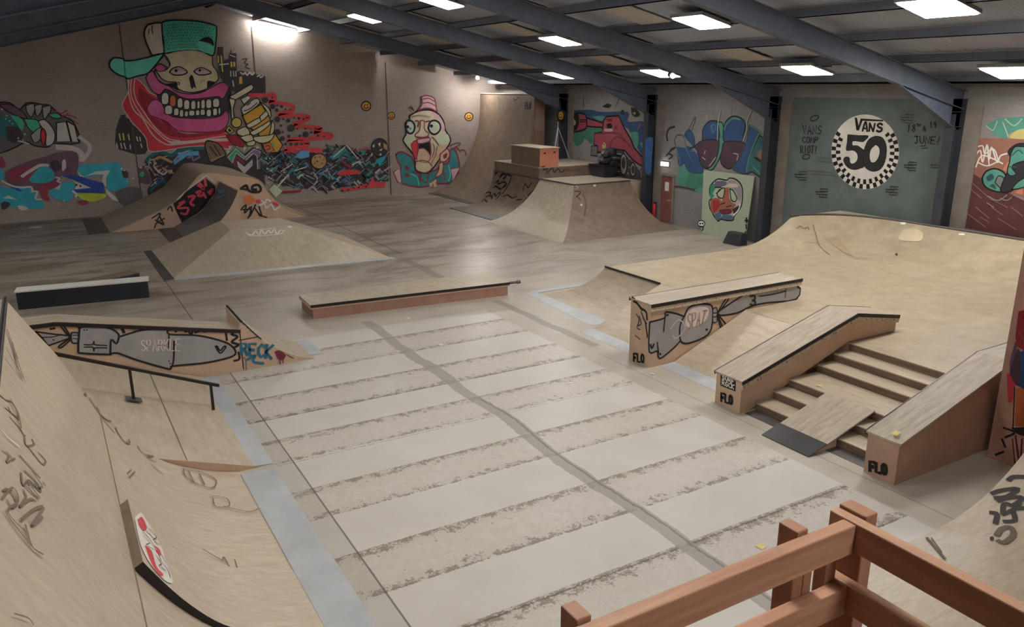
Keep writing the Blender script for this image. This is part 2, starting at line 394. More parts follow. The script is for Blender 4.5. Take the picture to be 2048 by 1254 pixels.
# ------------------------------------------------------------------ lamps: square panels hung in each bay
lamp_n = {}
def lamp(x, y, label, sx=.95, sy=1.05):
    z = rz(x)+.47; s_ = SR if x > RX else SL
    t_ = thing('panel_lamp', label, 'ceiling lamp', (x, y, z), 'square panel lamps under the roof')
    def q(a, b, c, dz): return (x+a, y+b, z+s_*a+dz)
    m = MB(); hx, hy = sx/2, sy/2
    m.hexa([q(-hx-.05, -hy-.05, 0, .01), q(hx+.05, -hy-.05, 0, .01), q(hx+.05, hy+.05, 0, .01), q(-hx-.05, hy+.05, 0, .01),
            q(-hx-.05, -hy-.05, 0, .09), q(hx+.05, -hy-.05, 0, .09), q(hx+.05, hy+.05, 0, .09), q(-hx-.05, hy+.05, 0, .09)])
    m.build('housing', M['housing'], t_)
    m = MB(); m.hexa([q(-hx, -hy, 0, -.015), q(hx, -hy, 0, -.015), q(hx, hy, 0, -.015), q(-hx, hy, 0, -.015),
                      q(-hx, -hy, 0, .012), q(hx, -hy, 0, .012), q(hx, hy, 0, .012), q(-hx, hy, 0, .012)])
    m.build('diffuser', M['lamp' if y < 13 else 'lamp_far' if x > 0 else 'lamp_fill'], t_)
    m = MB(); m.bar(q(0, -hy-.3, 0, .11), q(0, hy+.3, 0, .11), .05, .04); m.build('mounting_rail', M['frame'], t_)
rowname = {11.0: 'row nearest the ridge', 15.25: 'middle row', 19.55: 'row above the right wall'}
bayname = {10.05: 'over the stairs', 16.5: 'before the checkered circle mural', 22.95: 'before the blue letter mural', 29.4: 'before the red tank mural'}
for y in (10.05, 16.5, 22.95, 29.4):
    for x in (11.0, 15.25, 19.55):
        if y == 29.4 and x == 15.25: continue
        lx, ly = {(15.25, 16.5): (14.75, 15.85), (15.25, 10.05): (15.2, 9.9), (19.55, 10.05): (20.15, 11.0)}.get((x, y), (x, y))
        lamp(lx, ly, 'white square lamp, %s, %s' % (rowname[x], bayname[y]))
lamp(-2.7, 16.5, 'added white fill lamp on the left roof slope, over the sloping ledge')  # three unseen lamps added to brighten the dim back left
lamp(-3.0, 22.95, 'added white fill lamp on the left roof slope, over the black box')
lamp(-3.4, 29.4, 'added white fill lamp on the left roof slope, nearest the skull wall')
lamp(2.6, -2.85, 'white square lamp over the back of the viewing platform')
lamp(2.0, 3.6, 'white square lamp on the left roof slope, over the viewing platform')
lamp(2.0, 10.05, 'white square lamp on the left roof slope, over the big quarter pipe')
# ------------------------------------------------------------------ ramps, left side
W = {}
r = thing('quarter_pipe', 'tall pale plywood quarter pipe covered in grey scribbles, with a raised stickered lip', 'skate ramp', (0, 6, 0))
prof = catmull([(1.95, 0.0), (1.5, .13), (.95, .41), (.58, .79), (.25, 1.3), (.03, 1.75), (-.16, 2.2), (-.4, 2.62), (-.6, 3.0)], 5)
W['qpL'], _ = ramp(r, prof, 1.35, 11.27, M['ply_near'], M['ply_side'], back=-2.6)
slab('deck', (-2.6, 1.36, 2.96), (-.62, 11.26, 3.0), M['ply_top'], r)
m = MB(); m.tube([(-.6, 1.35, 3.0), (-.6, 11.27, 3.0)], .03); m.build('coping', M['steel_black'], r)
m = MB(); m.hexa([(1.90, 1.3, 0), (2.39, 1.3, 0), (2.39, 11.15, 0), (1.90, 11.15, 0), (1.90, 1.3, .03), (2.39, 1.3, .004), (2.39, 11.15, .004), (1.90, 11.15, .03)])
m.build('steel_plate', M['steel'], r)
# horizontal sheet joint
def on_prof(pf, z):
    for (a, b), (c, d) in zip(pf, pf[1:]):
        if b <= z <= d: t_ = (z-b)/(d-b); return a+(c-a)*t_
m = MB(); zj = 1.37; xj = on_prof(prof, zj)
m.bar((xj+.004, 1.36, zj), (xj+.004, 11.26, zj), .012, .006); m.build('sheet_joint', M['ply_dark'], r)
# raised panel whose side stands proud of the curve
ya, yb = 7.05, 8.35
low = [(x, z) for x, z in prof if z <= zj]+[(xj, zj)]
up = []
for i, (x, z) in enumerate(low):
    a, b = low[max(0, i-1)], low[min(len(low)-1, i+1)]; dx, dz = b[0]-a[0], b[1]-a[1]; L = math.hypot(dx, dz)
    k_ = 0.095*(z/zj)**.45; nx, nz = dz/L, -dx/L
    up.append((x+nx*k_, z+nz*k_))
m = MB(); n = len(low)
m.v += [(x, ya, z) for x, z in up]+[(x, yb, z) for x, z in up]+[(x, ya, z) for x, z in low]+[(x, yb, z) for x, z in low]
for i in range(n-1):
    m.f.append((i, i+1, n+i+1, n+i)); m.m.append(0)
    m.f.append((i, i+1, 2*n+i+1, 2*n+i)); m.m.append(1)
    m.f.append((n+i, n+i+1, 3*n+i+1, 3*n+i)); m.m.append(1)
m.f.append((n-1, 2*n-1, 4*n-1, 3*n-1)); m.m.append(2)
W['panel'] = lab(m.build('raised_panel', [M['ply_near'], M['steel_black'], M['ply_dark']], r, smooth=True), 'raised ply lip with dark edge')
# bank with handrail
r = thing('bank_ramp', 'pale plywood bank with two sheets below the handrail', 'skate ramp', (1, 13.5, 0))
W['bankL'], _ = ramp(r, [(2.2, .012), (1.5, .255), (.8, .5), (.2, .72), (-.4, .95)], 11.29, 15.72, M['ply'], M['ply_side'], back=-3.2)
slab('deck', (-3.2, 11.3, .925), (-.41, 15.71, .95), M['ply_top'], r)
m = MB(); m.hexa([(2.12, 11.3, 0), (2.42, 11.3, 0), (2.42, 15.68, 0), (2.12, 15.68, 0), (2.12, 11.3, .04), (2.42, 11.3, .004), (2.42, 15.68, .004), (2.12, 15.68, .04)])
m.build('steel_plate', M['steel'], r)
m = MB(); m.bar((1.22, 11.3, .362), (1.22, 15.7, .362), .012, .006); m.build('sheet_joint', M['ply_dark'], r)
# handrail
r = thing('handrail', 'thin black handrail sloping down the plywood bank', 'handrail', (1, 13.7, 0))
YR = 13.7
a, b = aty(60, 698, YR), aty(438, 771, YR)
m = MB(); m.bar(a, b, .05, .05); m.build('rail', M['steel_black'], r)
for (tx, ty), zb in (((259, 739), None), ((421, 768), 0.0)):
    p = aty(tx, ty, YR); zb_ = (2.2-p.x)*.357+.03
    m = MB(); m.bar((p.x, YR, max(zb_, .01)), (p.x, YR, p.z), .045, .045, up=(0, 1, 0)); po = m.build('post', M['steel_black'], r)
    if zb is None:
        m = MB(); m.hexa([(p.x-.12, YR-.1, zb_+.012+.044), (p.x+.12, YR-.1, zb_+.012-.044), (p.x+.12, YR+.1, zb_+.012-.044), (p.x-.12, YR+.1, zb_+.012+.044)] +
                         [(p.x-.12, YR-.1, zb_+.022+.044), (p.x+.12, YR-.1, zb_+.022-.044), (p.x+.12, YR+.1, zb_+.022-.044), (p.x-.12, YR+.1, zb_+.022+.044)])
        m.build('foot_plate', M['steel_dark'], po)
# ledge with the grey painted bundle
r = thing('hubba_ledge', 'long sloping ledge painted with a grey tied bundle, beyond the handrail', 'skate ledge', (0, 16, 0))
m = MB(); m.prism([(-3.2, .0), (2.94, 0), (2.94, .80), (-.16, 1.43), (-3.2, 1.43)], 15.755, 16.28); W['hubL'] = m.build('body', M['ply_side'], r)
m = MB(); m.prism([(-3.2, 1.44), (-.16, 1.44), (2.96, .81), (2.96, .87), (-.16, 1.50), (-3.2, 1.50)], 15.74, 16.3); m.build('top_board', M['ply_top'], r)
m = MB(); m.bar((-3.2, 15.73, 1.455), (-.16, 15.73, 1.455), .02, .07); m.bar((-.16, 15.73, 1.455), (2.96, 15.73, .825), .02, .07); m.build('coping', M['steel_black'], r)
r = thing('quarter_pipe', 'low quarter pipe with a blue tag, at the end of the grey bundle ledge', 'skate ramp', (3.5, 16.4, 0))
p = catmull([(4.42, 0.0), (4.1, .09), (3.86, .21), (3.51, .44), (3.3, .65), (3.0, 1.02)], 4)
W['reck'], W['reckside'] = ramp(r, p, 15.755, 17.1, M['ply'], M['ply_side'], back=2.965)
m = MB(); m.tube([(3.0, 15.75, 1.02), (3.0, 17.1, 1.02)], .025); m.build('coping', M['steel_black'], r)
m = MB(); m.tube([(x, 15.75, z+.004) for x, z in p if z > .55], .014, 6); m.build('edge_trim', M['steel_black'], r)
m = MB(); m.hexa([(4.36, 15.95, 0), (4.66, 15.95, 0), (4.66, 17.1, 0), (4.36, 17.1, 0), (4.36, 15.95, .02), (4.66, 15.95, .004), (4.66, 17.1, .004), (4.36, 17.1, .02)])
m.build('steel_plate', M['steel'], r)
# black box with white top
def obox(mb, A, B, dep, z0, z1, mi=0):
    A, B = Vector((A[0], A[1])), Vector((B[0], B[1])); d = (B-A).normalized(); n_ = Vector((-d.y, d.x))*dep
    P = [A, B, B+n_, A+n_]
    mb.hexa([(p.x, p.y, z0) for p in P]+[(p.x, p.y, z1) for p in P], mi); return P
r = thing('grind_box', 'long black box with a white top on the floor at the left', 'skate box', (.5, 23.3, 0))
m = MB(); obox(m, (-1.0, 23.33), (2.05, 22.97), .5, 0, .45); m.build('body', M['black'], r, bevel=.01)
m = MB(); obox(m, (-1.03, 23.31), (2.08, 22.95), .54, .452, .482); m.build('top_board', M['white'], r)
m = MB()
for q in (-.97, 2.0): m.box((q-.02, 23.1+(.17 if q < 0 else -.16), .38), (q+.02, 23.12+(.17 if q < 0 else -.16), .42))
r2 = thing('manual_pad', 'low grey platform half hidden behind the black box', 'skate box', (0.5, 24.4, 0))
P, Q = atz(256, 541, .2), atz(150, 563, .2)
d = (P-Q).normalized(); Q2 = P-d*3.2; nn = Vector((d.y, -d.x, 0))
m = MB(); B_ = [Q2, P, P+nn*.55, Q2+nn*.55]
m.hexa([(v.x, v.y, 0) for v in B_]+[(v.x, v.y, .185) for v in B_]); m.build('body', M['black'], r2)
m = MB(); m.hexa([(v.x, v.y, .186) for v in B_]+[(v.x, v.y, .205) for v in B_]); m.build('top_board', M['ply_dark'], r2)
# central ledge
r = thing('grind_ledge', 'low wide plywood ledge with a black steel edge in the middle of the floor', 'skate ledge', (7.8, 18.8, 0))
fl_, fr_ = Vector((5.20, 18.63, 0)), Vector((10.56, 18.20, 0)); bl_, br_ = atz(598, 590, .36), atz(970, 545, .36)
m = MB()
ins = .05
def shr(v, k): c = (fl_+fr_+Vector((bl_.x, bl_.y, 0))+Vector((br_.x, br_.y, 0)))/4; d = c-v; d.z = 0; return v+d.normalized()*k
base = [shr(fl_, ins), shr(fr_, ins), shr(Vector((br_.x, br_.y, 0)), ins), shr(Vector((bl_.x, bl_.y, 0)), ins)]
m.hexa([(v.x, v.y, 0) for v in base]+[(v.x, v.y, .25) for v in base]); W['ledge'] = m.build('body', M['ply_red'], r)
m = MB(); tp = [fl_, fr_, br_, bl_]
m.hexa([(v.x, v.y, .252) for v in tp]+[(v.x, v.y, .335) for v in tp]); m.build('frame', M['ply_side'], r)
m = MB(); m.hexa([(v.x, v.y, .337) for v in tp]+[(v.x, v.y, .36) for v in tp]); m.build('top_board', M['ply'], r)
m = MB(); d = (fr_-fl_).normalized(); n_ = Vector((d.y, -d.x, 0))
m.bar(fl_+n_*.008+Vector((0, 0, .328)), fr_+n_*.008+Vector((0, 0, .328)), .016, .07); m.build('steel_edge', M['steel_black'], r)
m = MB(); e = Vector((fr_.x, fr_.y, .34)); m.tube([e, e+d*.28], .035, 8); m.tube([e+d*.22, e+d*.32], .05, 8); m.build('edge_pipe', M['steel_dark'], r)
# pyramid
r = thing('pyramid_ramp', 'broad plywood pyramid with faded white lettering on its near face', 'skate ramp', (6, 27, 0))
b0, b1, b2, b3 = (2.92, 24.95), (9.62, 24.45), (9.62, 29.3), (2.88, 29.8)
t0, t1, t2, t3, hz = (5.17, 27.38), (7.25, 27.25), (7.23, 29.02), (5.23, 29.45), .9
m = MB()
m.add([(*b0, 0), (*b1, 0), (*b2, 0), (*b3, 0), (*t0, hz), (*t1, hz), (*t2, hz), (*t3, hz)], [(4, 5, 6, 7), (0, 1, 5, 4), (1, 2, 6, 5), (2, 3, 7, 6), (3, 0, 4, 7)])
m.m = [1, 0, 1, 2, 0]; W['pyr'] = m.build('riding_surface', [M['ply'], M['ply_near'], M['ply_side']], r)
m = MB(); m.hexa([(2.66, 24.8, 0), (2.95, 24.93, 0), (2.91, 29.8, 0), (2.67, 29.85, 0), (2.66, 24.8, .005), (2.95, 24.93, .025), (2.91, 29.8, .025), (2.67, 29.85, .005)]); m.build('steel_plate', M['steel_dark'], r)
m = MB(); m.hexa([(2.95, 24.72, 0), (9.7, 24.22, 0), (9.64, 24.46, 0), (2.98, 24.96, 0), (2.95, 24.72, .005), (9.7, 24.22, .005), (9.64, 24.46, .03), (2.98, 24.96, .03)]); m.build('steel_plate', M['steel'], r)
# far launch ramp and kicker
r = thing('funbox_ramp', 'tall humped launch ramp with red and black graffiti on its side', 'skate ramp', (6, 36.5, 0))
pr = catmull([(1.95, 0.0), (3.18, .47), (4.49, 1.05), (5.0, 1.52), (5.46, 2.02), (5.87, 2.15), (6.7, 2.02), (7.52, 1.86), (7.95, 1.62), (8.37, .95), (9.08, .36), (9.87, 0.0)], 4)
m = MB(); n = len(pr)
m.v += [(x, 34.5, z) for x, z in pr]+[(x, 39.1, z) for x, z in pr]
for i in range(n-1): m.f.append((i, i+1, n+i+1, n+i)); m.m.append(0)
m.build('riding_surface', M['ply_top'], r, smooth=True)
m = MB(); m.prism([(1.95, -.0)]+[(x, z-.03) for x, z in pr if z > .04]+[(9.87, 0)], 34.505, 39.09); W['fun'] = m.build('side_panel', M['ply_side'], r)
m = MB(); m.tube([(x, 34.49, z-.012) for x, z in pr], .014, 6); m.build('edge_trim', M['ply_top'], r)
slab('steel_plate', (1.24, 34.5, 0), (1.97, 38.7, .02), M['steel_dark'], r)
r = thing('kicker_ramp', 'small steep kicker with blue sprayed lines in front of the humped ramp', 'skate ramp', (5.4, 33.4, 0))
p = [(v.x, v.z) for v in (aty(x, y, 34.48) for x, y in ((363.6, 445), (396, 428), (411.5, 412.5), (426.9, 390), (438.8, 363.5)))]
p = catmull([(4.28, 0.0)]+p, 4)
KX, KZ = p[-1]
W['kick'], W['kickside'] = ramp(r, p, 31.0, 34.48, M['ply_bluegrey'], M['ply_side'], back=KX+.02)
m = MB(); m.tube([(KX, 30.99, KZ), (KX, 34.46, KZ)], .03, 8); m.build('coping', M['ply_top'], r)
slab('steel_plate', (3.72, 31.0, 0), (4.3, 34.4, .02), M['steel_dark'], r)
# ------------------------------------------------------------------ far right corner
r = thing('vert_ramp', 'very tall brown vert ramp in the far corner beside the angry face mural', 'skate ramp', (19.5, 36.4, 0))
p = catmull([(17.95, 0), (18.5, .14), (19.04, .42), (19.6, .96), (20.1, 1.66), (20.5, 2.45), (20.78, 3.3), (20.9, 4.2), (20.93, 5.08)], 4)
W['vert'], W['vertside'] = ramp(r, p, 33.62, 39.15, M['ply_dark'], M['ply_dark'], back=21.5)
m = MB(); m.tube([(20.93, 33.6, 5.09), (20.93, 39.15, 5.09)], .035, 8); m.build('coping', M['ply_top'], r)
slab('back_panel', (20.95, 33.6, 0), (21.5, 33.66, 4.75), M['ply_red'], r)
m = MB()
for i in range(5): m.box((20.98+i*.11, 33.575, 2.1), (21.03+i*.11, 33.6, 3.4))
m.build('back_slats', M['ply_dark'], r)
slab('steel_plate', (17.6, 34.2, 0), (18.1, 38.9, .02), M['steel_dark'], r)
r = thing('quarter_pipe', 'plywood quarter pipe covered in looping black scribbles, next to the vert ramp', 'skate ramp', (17.8, 31.5, 0))
p = arc(16.95, 18.62, 1.6)
W['q333'], _ = ramp(r, p, 29.45, 33.58, M['ply_dark'], M['ply_side'])
m = MB(); m.tube([(18.62, 29.45, 1.6), (18.62, 33.58, 1.6)], .03, 8); m.build('coping', M['steel_dark'], r)
slab('steel_plate', (16.2, 29.45, 0), (16.97, 33.5, .025), M['steel_dark'], r)
r = thing('hip_ramp', 'plywood hip ramp with two curved faces before the red tank mural', 'skate ramp', (20, 27, 0))
LX, LY, RXX, FYY, hh, wa, wb = 18.62, 26.85, 21.5, 29.42, 1.6, 2.7, 3.25
def gg(s, w=2.9, h=1.6):
    R = (w*w+h*h)/(2*h); q = (1-s)*w; return R-math.sqrt(R*R-q*q)
m = MB(); N = 18
for i in range(N+1):
    s = i/N; z = gg(s)
    m.v += [(LX-wa*s, FYY, z), (LX-wa*s, LY-wb*s, z), (RXX, LY-wb*s, z)]
for i in range(N):
    a = 3*i
    m.f += [(a, a+1, a+4, a+3), (a+1, a+2, a+5, a+4)]; m.m += [0, 1]
W['hip'] = m.build('riding_surface', [M['ply_top'], M['ply_dark']], r, smooth=False)
for pl in W['hip'].data.polygons: pl.use_smooth = True
try: W['hip'].data.set_sharp_from_angle(angle=math.radians(30))
except Exception: pass
m = MB(); m.v = [(LX-wa*i/N, FYY, gg(i/N)) for i in range(N+1)]+[(LX, FYY, 0)]; m.f = [tuple(range(N+2))]; m.m = [0]
k_ = len(m.v); m.v += [(RXX, LY-wb*i/N, gg(i/N)) for i in range(N+1)]+[(RXX, LY, 0)]; m2 = MB(); m2.v = m.v[k_:]; m.v = m.v[:k_]; m2.f = [tuple(range(N+2))]; m2.m = [0]
m.build('side_panel', M['ply_side'], r); m2.build('side_panel', M['ply_side'], r)
slab('end_panel', (RXX+.002, LY-.02, 0), (XR-.02, LY, 1.57), M['ply_side'], r)
slab('deck', (LX+.045, LY+.045, 1.57), (XR-.22, 29.58, 1.602), M['ply_top'], r)
m = MB(); m.tube([(LX, FYY, 1.605), (LX, LY, 1.605), (RXX, LY, 1.605)], .035, 8); m.build('coping', M['steel_dark'], r)
r = thing('deck_platform', 'raised brown deck with a graffiti riser behind the hip ramp', 'platform', (20, 31, 0))
m = MB(); m.box((LX+.045, 29.6, 0), (XR-.02, 33.56, 2.04)); W['updeck'] = m.build('body', M['ply_dark'], r)
slab('top_board', (LX, 29.58, 2.042), (XR-.02, 33.57, 2.075), M['ply_top'], r)
r = thing('plywood_box', 'salmon pink box with a pale lid on the far raised deck', 'box', (19.2, 30.5, 2.075))
yb_ = atx(1022, 288, 18.7).y
m = MB(); m.box((18.72, 29.62, 2.077), (19.7, yb_, 2.86), 0); m.m[5] = 1; m.build('body', [M['pink'], M['ply_dark']], r)
slab('lid', (18.68, 29.58, 2.862), (19.74, yb_+.03, 2.9), M['ply'], r)
slab('hand_hole', (18.92, 29.6, 2.64), (19.02, 29.625, 2.7), M['black'], r); slab('hand_hole', (19.42, 29.6, 2.66), (19.52, 29.625, 2.72), M['black'], r)
# ------------------------------------------------------------------ right side
PH, PX = .85, 12.63
def slope_bank(label, y0, y1, x0, px0, cat='skate ramp', mat='ply'):
    r = thing('bank_ramp', label, cat, (11.6, (y0+y1)/2, 0))
    s, _ = ramp(r, [(x0, .012), (x0+(PX-x0)*.25, PH*.25), (x0+(PX-x0)*.5, PH*.5), (x0+(PX-x0)*.75, PH*.75), (PX+.008, PH)], y0, y1, M[mat], M['ply_side'])
    m = MB(); m.hexa([(px0, y0, 0), (x0+.03, y0, 0), (x0+.03, y1, 0), (px0, y1, 0), (px0, y0, .004), (x0+.03, y0, .03), (x0+.03, y1, .03), (px0, y1, .004)])
    m.build('steel_plate', M['steel'], r); return s
W['bank1'] = slope_bank('plywood bank between the grey painted ledge and the stair ledge', 9.73, 11.69, 10.66, 10.3)
W['bank2'] = slope_bank('plywood bank beyond the grey painted ledge, with a bright steel toe plate', 12.37, 14.44, 10.6, 10.26)
# hip kicker with coping
r = thing('quarter_pipe', 'short plywood quarter pipe with a black coping edge at the corner of the big platform', 'skate ramp', (12, 16, 0))
m = MB(); N = 14; wa, wb = 1.34, 1.36; CY = 16.66
for i in range(N+1):
    s = i/N; z = gg(s, 1.34, PH)
    m.v += [(PX-wa*s, 14.46, z), (PX-wa*s, CY+wb*s, z), (18.3, CY+wb*s, z)]
for i in range(N):
    a = 3*i; m.f += [(a, a+1, a+4, a+3), (a+1, a+2, a+5, a+4)]; m.m += [0, 0]
W['hipR'] = m.build('riding_surface', M['ply'], r)
for pl in W['hipR'].data.polygons: pl.use_smooth = True
try: W['hipR'].data.set_sharp_from_angle(angle=math.radians(30))
except Exception: pass
m = MB(); m.v = [(PX-wa*i/N, 14.46, gg(i/N, 1.34, PH)) for i in range(N+1)]+[(PX, 14.46, 0)]; m.f = [tuple(range(N+2))]; m.m = [0]; m.build('side_panel', M['ply_side'], r)
m = MB(); m.tube([(PX-.012, 14.46, PH+.005), (PX-.012, CY, PH+.005)], .03, 8); m.build('coping', M['steel_black'], r)
m = MB(); m.hexa([(10.75, 14.75, 0), (11.33, 14.55, 0), (11.33, 18.0, 0), (11.05, 18.2, 0), (10.75, 14.75, .004), (11.33, 14.55, .02), (11.33, 18.0, .02), (11.05, 18.2, .004)]); m.build('steel_plate', M['steel'], r)
m = MB(); m.hexa([(11.3, 17.98, 0), (18.3, 17.98, 0), (18.3, 18.25, 0), (11.1, 18.25, 0), (11.3, 17.98, .02), (18.3, 17.98, .02), (18.3, 18.25, .004), (11.1, 18.25, .004)]); m.build('steel_plate', M['steel'], r)
# platform and bowl corner as one bent sheet
CX, CYY, CR = 19.66, 14.70, 2.0
def bowl_d(x, y):
    """distance from the coping line, inside positive"""
    if x >= CX and y >= CYY: return CR-math.hypot(x-CX, y-CYY)
    if y < CYY: return CX+CR-x
    return math.hypot(x-CX, y-(CYY+CR))
BW, BH = 2.35, .78
def bowl_z(x, y):
    d = bowl_d(x, y)
    if d >= BW: return PH
    if d <= 0: return PH+BH
    R = (BW*BW+BH*BH)/(2*BH); q = BW-d; return PH+R-math.sqrt(R*R-q*q)
r = thing('bowl_ramp', 'large yellowish plywood platform rising into a curved bowl wall at the right', 'skate ramp', (17, 11.5, 0))
Y0, Y1 = 6.64, 16.64; PXB = PX+.022; NX, NY = 110, 110
m = MB(); X1 = XR-.24
for j in range(NY+1):
    for i in range(NX+1):
        x = PXB+(X1-PXB)*i/NX; y = Y0+(Y1-Y0)*j/NY; m.v.append((x, y, bowl_z(x, y)))
for j in range(NY):
    for i in range(NX):
        a = j*(NX+1)+i; m.f.append((a, a+1, a+NX+2, a+NX+1)); m.m.append(0)
W['bowl'] = m.build('riding_surface', M['ply_yel'], r, smooth=False)
for pl in W['bowl'].data.polygons: pl.use_smooth = True
m = MB()   # skirts round the platform
def skirt(pts):
    k = len(m.v); m.v += [(x, y, 0) for x, y, z in pts]+[(x, y, z-.01) for x, y, z in pts]; n = len(pts)
    for i in range(n-1): m.f.append((k+i, k+i+1, k+n+i+1, k+n+i)); m.m.append(0)
skirt([(PXB+.002, Y0+(Y1-Y0)*i/10, PH) for i in range(11)])
skirt([(PXB+(X1-PXB)*i/60, Y1-.004, bowl_z(PXB+(X1-PXB)*i/60, Y1)) for i in range(61)])
skirt([(PXB+(X1-PXB)*i/60, Y0+.004, bowl_z(PXB+(X1-PXB)*i/60, Y0)) for i in range(61)])
m.build('side_panel', M['ply_side'], r)
cp = [(CX+CR, Y0, PH+BH+.01)]+[(CX+CR, Y0+(CYY-Y0)*i/6, PH+BH+.01) for i in range(1, 7)]+[(CX+CR*math.cos(a), CYY+CR*math.sin(a), PH+BH+.01) for a in (math.pi/2*i/14 for i in range(1, 15))]
m = MB(); m.tube(cp, .03, 8); m.build('coping', M['steel_dark'], r)
# low rim of deck rising behind the coping into the wall corner
# ledge with the grey dagger
def ledge(label, poly, y0, y1, topline, cop_front=True, side='ply_side', wear=True, name='hubba_ledge', both=True):
    r = thing(name, label, 'skate ledge', (11, (y0+y1)/2, 0))
    m = MB(); m.prism(poly, y0, y1); b = m.build('body', M[side], r)
    m = MB(); tl = topline
    m.prism([(x, z+.002) for x, z in tl]+[(x, z+.034) for x, z in tl[::-1]], y0-.03, y1+.03); m.build('top_board', M['ply_top'], r)
    if cop_front:
        m = MB()
        for (xa, za), (xb, zb) in zip(tl, tl[1:]): m.bar((xa-.005, y0-.035, za+.004), (xb+.005, y0-.035, zb+.004), .014, .07)
        m.build('steel_edge', M['steel_black'], r)
        m = MB()
        for (xa, za), (xb, zb) in zip(tl, tl[1:]): m.bar((xa+.01, y0-.016, za-.075), (xb+.0, y0-.016, zb-.075), .03, .085)
        m.build('edge_board', M['edge'], r)
    if both:
        m = MB()
        for (xa, za), (xb, zb) in zip(tl, tl[1:]): m.bar((xa-.005, y1+.035, za+.004), (xb+.005, y1+.035, zb+.004), .014, .07)
        m.build('steel_edge', M['steel_black'], r)
    return r, b
t = NT('scribbled_edge', .6, .3); nz = t.noise(26, 3, .8, t.map((1, 1, .6)))
t.color(t.mix(t.ramp(nz, [(.56, 0.0), (.62, 1.0)]), lin((206, 190, 168)), lin((96, 84, 76)))); M['edge'] = t.m
rh1, W['hub1'] = ledge('tall flat-topped ledge painted with a grey dagger shape and a large 3', [(10.04, 0), (10.75, 0), (PX-.01, PH-.05), (PX, PH+.01), (14.32, PH+.01), (14.32, 1.30), (10.04, 1.30)], 11.72, 12.35, [(10.02, 1.30), (14.36, 1.30)])
rh2, W['hub2'] = ledge('kinked plywood ledge beside the stairs with a black square sticker on its end', [(9.90, 0), (10.1, 0), (PX, PH+.01), (14.02, PH+.01), (14.02, 1.14), (12.78, 1.36), (9.90, .56)], 9.10, 9.70, [(9.88, .565), (12.78, 1.365), (14.06, 1.145)])
rh3, W['hub3'] = ledge('wide brown plywood ledge on the near side of the stairs, marked on its end', [(9.87, 0), (13.6, 0), (13.6, 1.39), (12.45, 1.38), (9.87, .62)], 6.10, 6.60, [(9.85, .62), (12.45, 1.385), (13.62, 1.395)], cop_front=False, side='ply_brown')
# stairs
r = thing('staircase', 'six wooden steps with a wide middle landing between two ledges', 'stairs', (11.5, 7.9, 0))
SX = [10.25, 10.66, 11.06, 11.80, 12.22, PX]; sh = PH/6
for i, x in enumerate(SX):
    x1 = SX[i+1] if i < 5 else PX
    m = MB(); z = sh*(i+1)
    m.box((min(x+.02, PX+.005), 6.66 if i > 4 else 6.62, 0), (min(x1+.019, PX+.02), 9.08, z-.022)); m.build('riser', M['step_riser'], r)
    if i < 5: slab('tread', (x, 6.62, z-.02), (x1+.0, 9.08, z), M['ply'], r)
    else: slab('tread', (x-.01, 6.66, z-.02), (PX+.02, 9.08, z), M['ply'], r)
slab('toe_plate', (9.98, 6.66, 0), (10.26, 9.06, .006), M['steel_dark'], r)
r = thing('kicker_board', 'loose plywood board ramp with a steel lip leaning on the lower steps', 'ramp board', (10.3, 7.8, 0))
A, B = Vector((9.60, 0, .012)), Vector((11.06, 0, .445))
def quadbar(mb, xa, za, xb, zb, y0, y1, th):
    mb.hexa([(xa, y0, za-th), (xb, y0, zb-th), (xb, y1, zb-th), (xa, y1, za-th), (xa, y0, za), (xb, y0, zb), (xb, y1, zb), (xa, y1, za)])
m = MB(); quadbar(m, 9.93, .112, 11.06, .45, 7.33, 8.27, .022); m.build('board', M['ply_top'], r)
m = MB(); quadbar(m, 9.55, .014, 9.96, .128, 7.33, 8.27, .008); m.build('steel_lip', M['steel_black'], r)
m = MB(); m.prism([(9.72, .009), (10.22, .009), (10.22, .165)], 7.36, 7.39); m.build('bearer', M['ply_side'], r)
m = MB(); m.prism([(9.72, .009), (10.22, .009), (10.22, .165)], 8.21, 8.24); m.build('bearer', M['ply_side'], r)
# painted pillar
r = thing('painted_pillar', 'graffiti covered pillar with an orange panel at the right edge', 'pillar', (12.2, 5.7, 0))
m = MB(); m.box((11.92, 5.42, 0), (12.9, 5.95, rz(12.4)-.02)); W['pillar'] = m.build('shaft', M['ply_red'], r)
# near right quarter pipe
r = thing('quarter_pipe', 'plywood quarter pipe with grey bubble letters in the bottom right corner', 'skate ramp', (10, 2, 0))
p = [(7.0, .02), (9.2, .025)]+[(x, z+.025) for x, z in arc(9.2, 12.3, 2.4, 20)[1:]]
W['qpR'], _ = ramp(r, p, -2.2, 5.07, M['ply_near'], M['ply_side'], back=13.5)
slab('deck', (12.3, -2.2, 2.4), (13.5, 5.06, 2.425), M['ply_top'], r)
m = MB(); m.hexa([(6.5, -2.2, 0), (6.98, -2.2, 0), (6.98, 5.05, 0), (6.5, 5.05, 0), (6.5, -2.2, .004), (6.98, -2.2, .02), (6.98, 5.05, .02), (6.5, 5.05, .004)]); m.build('steel_plate', M['steel'], r)
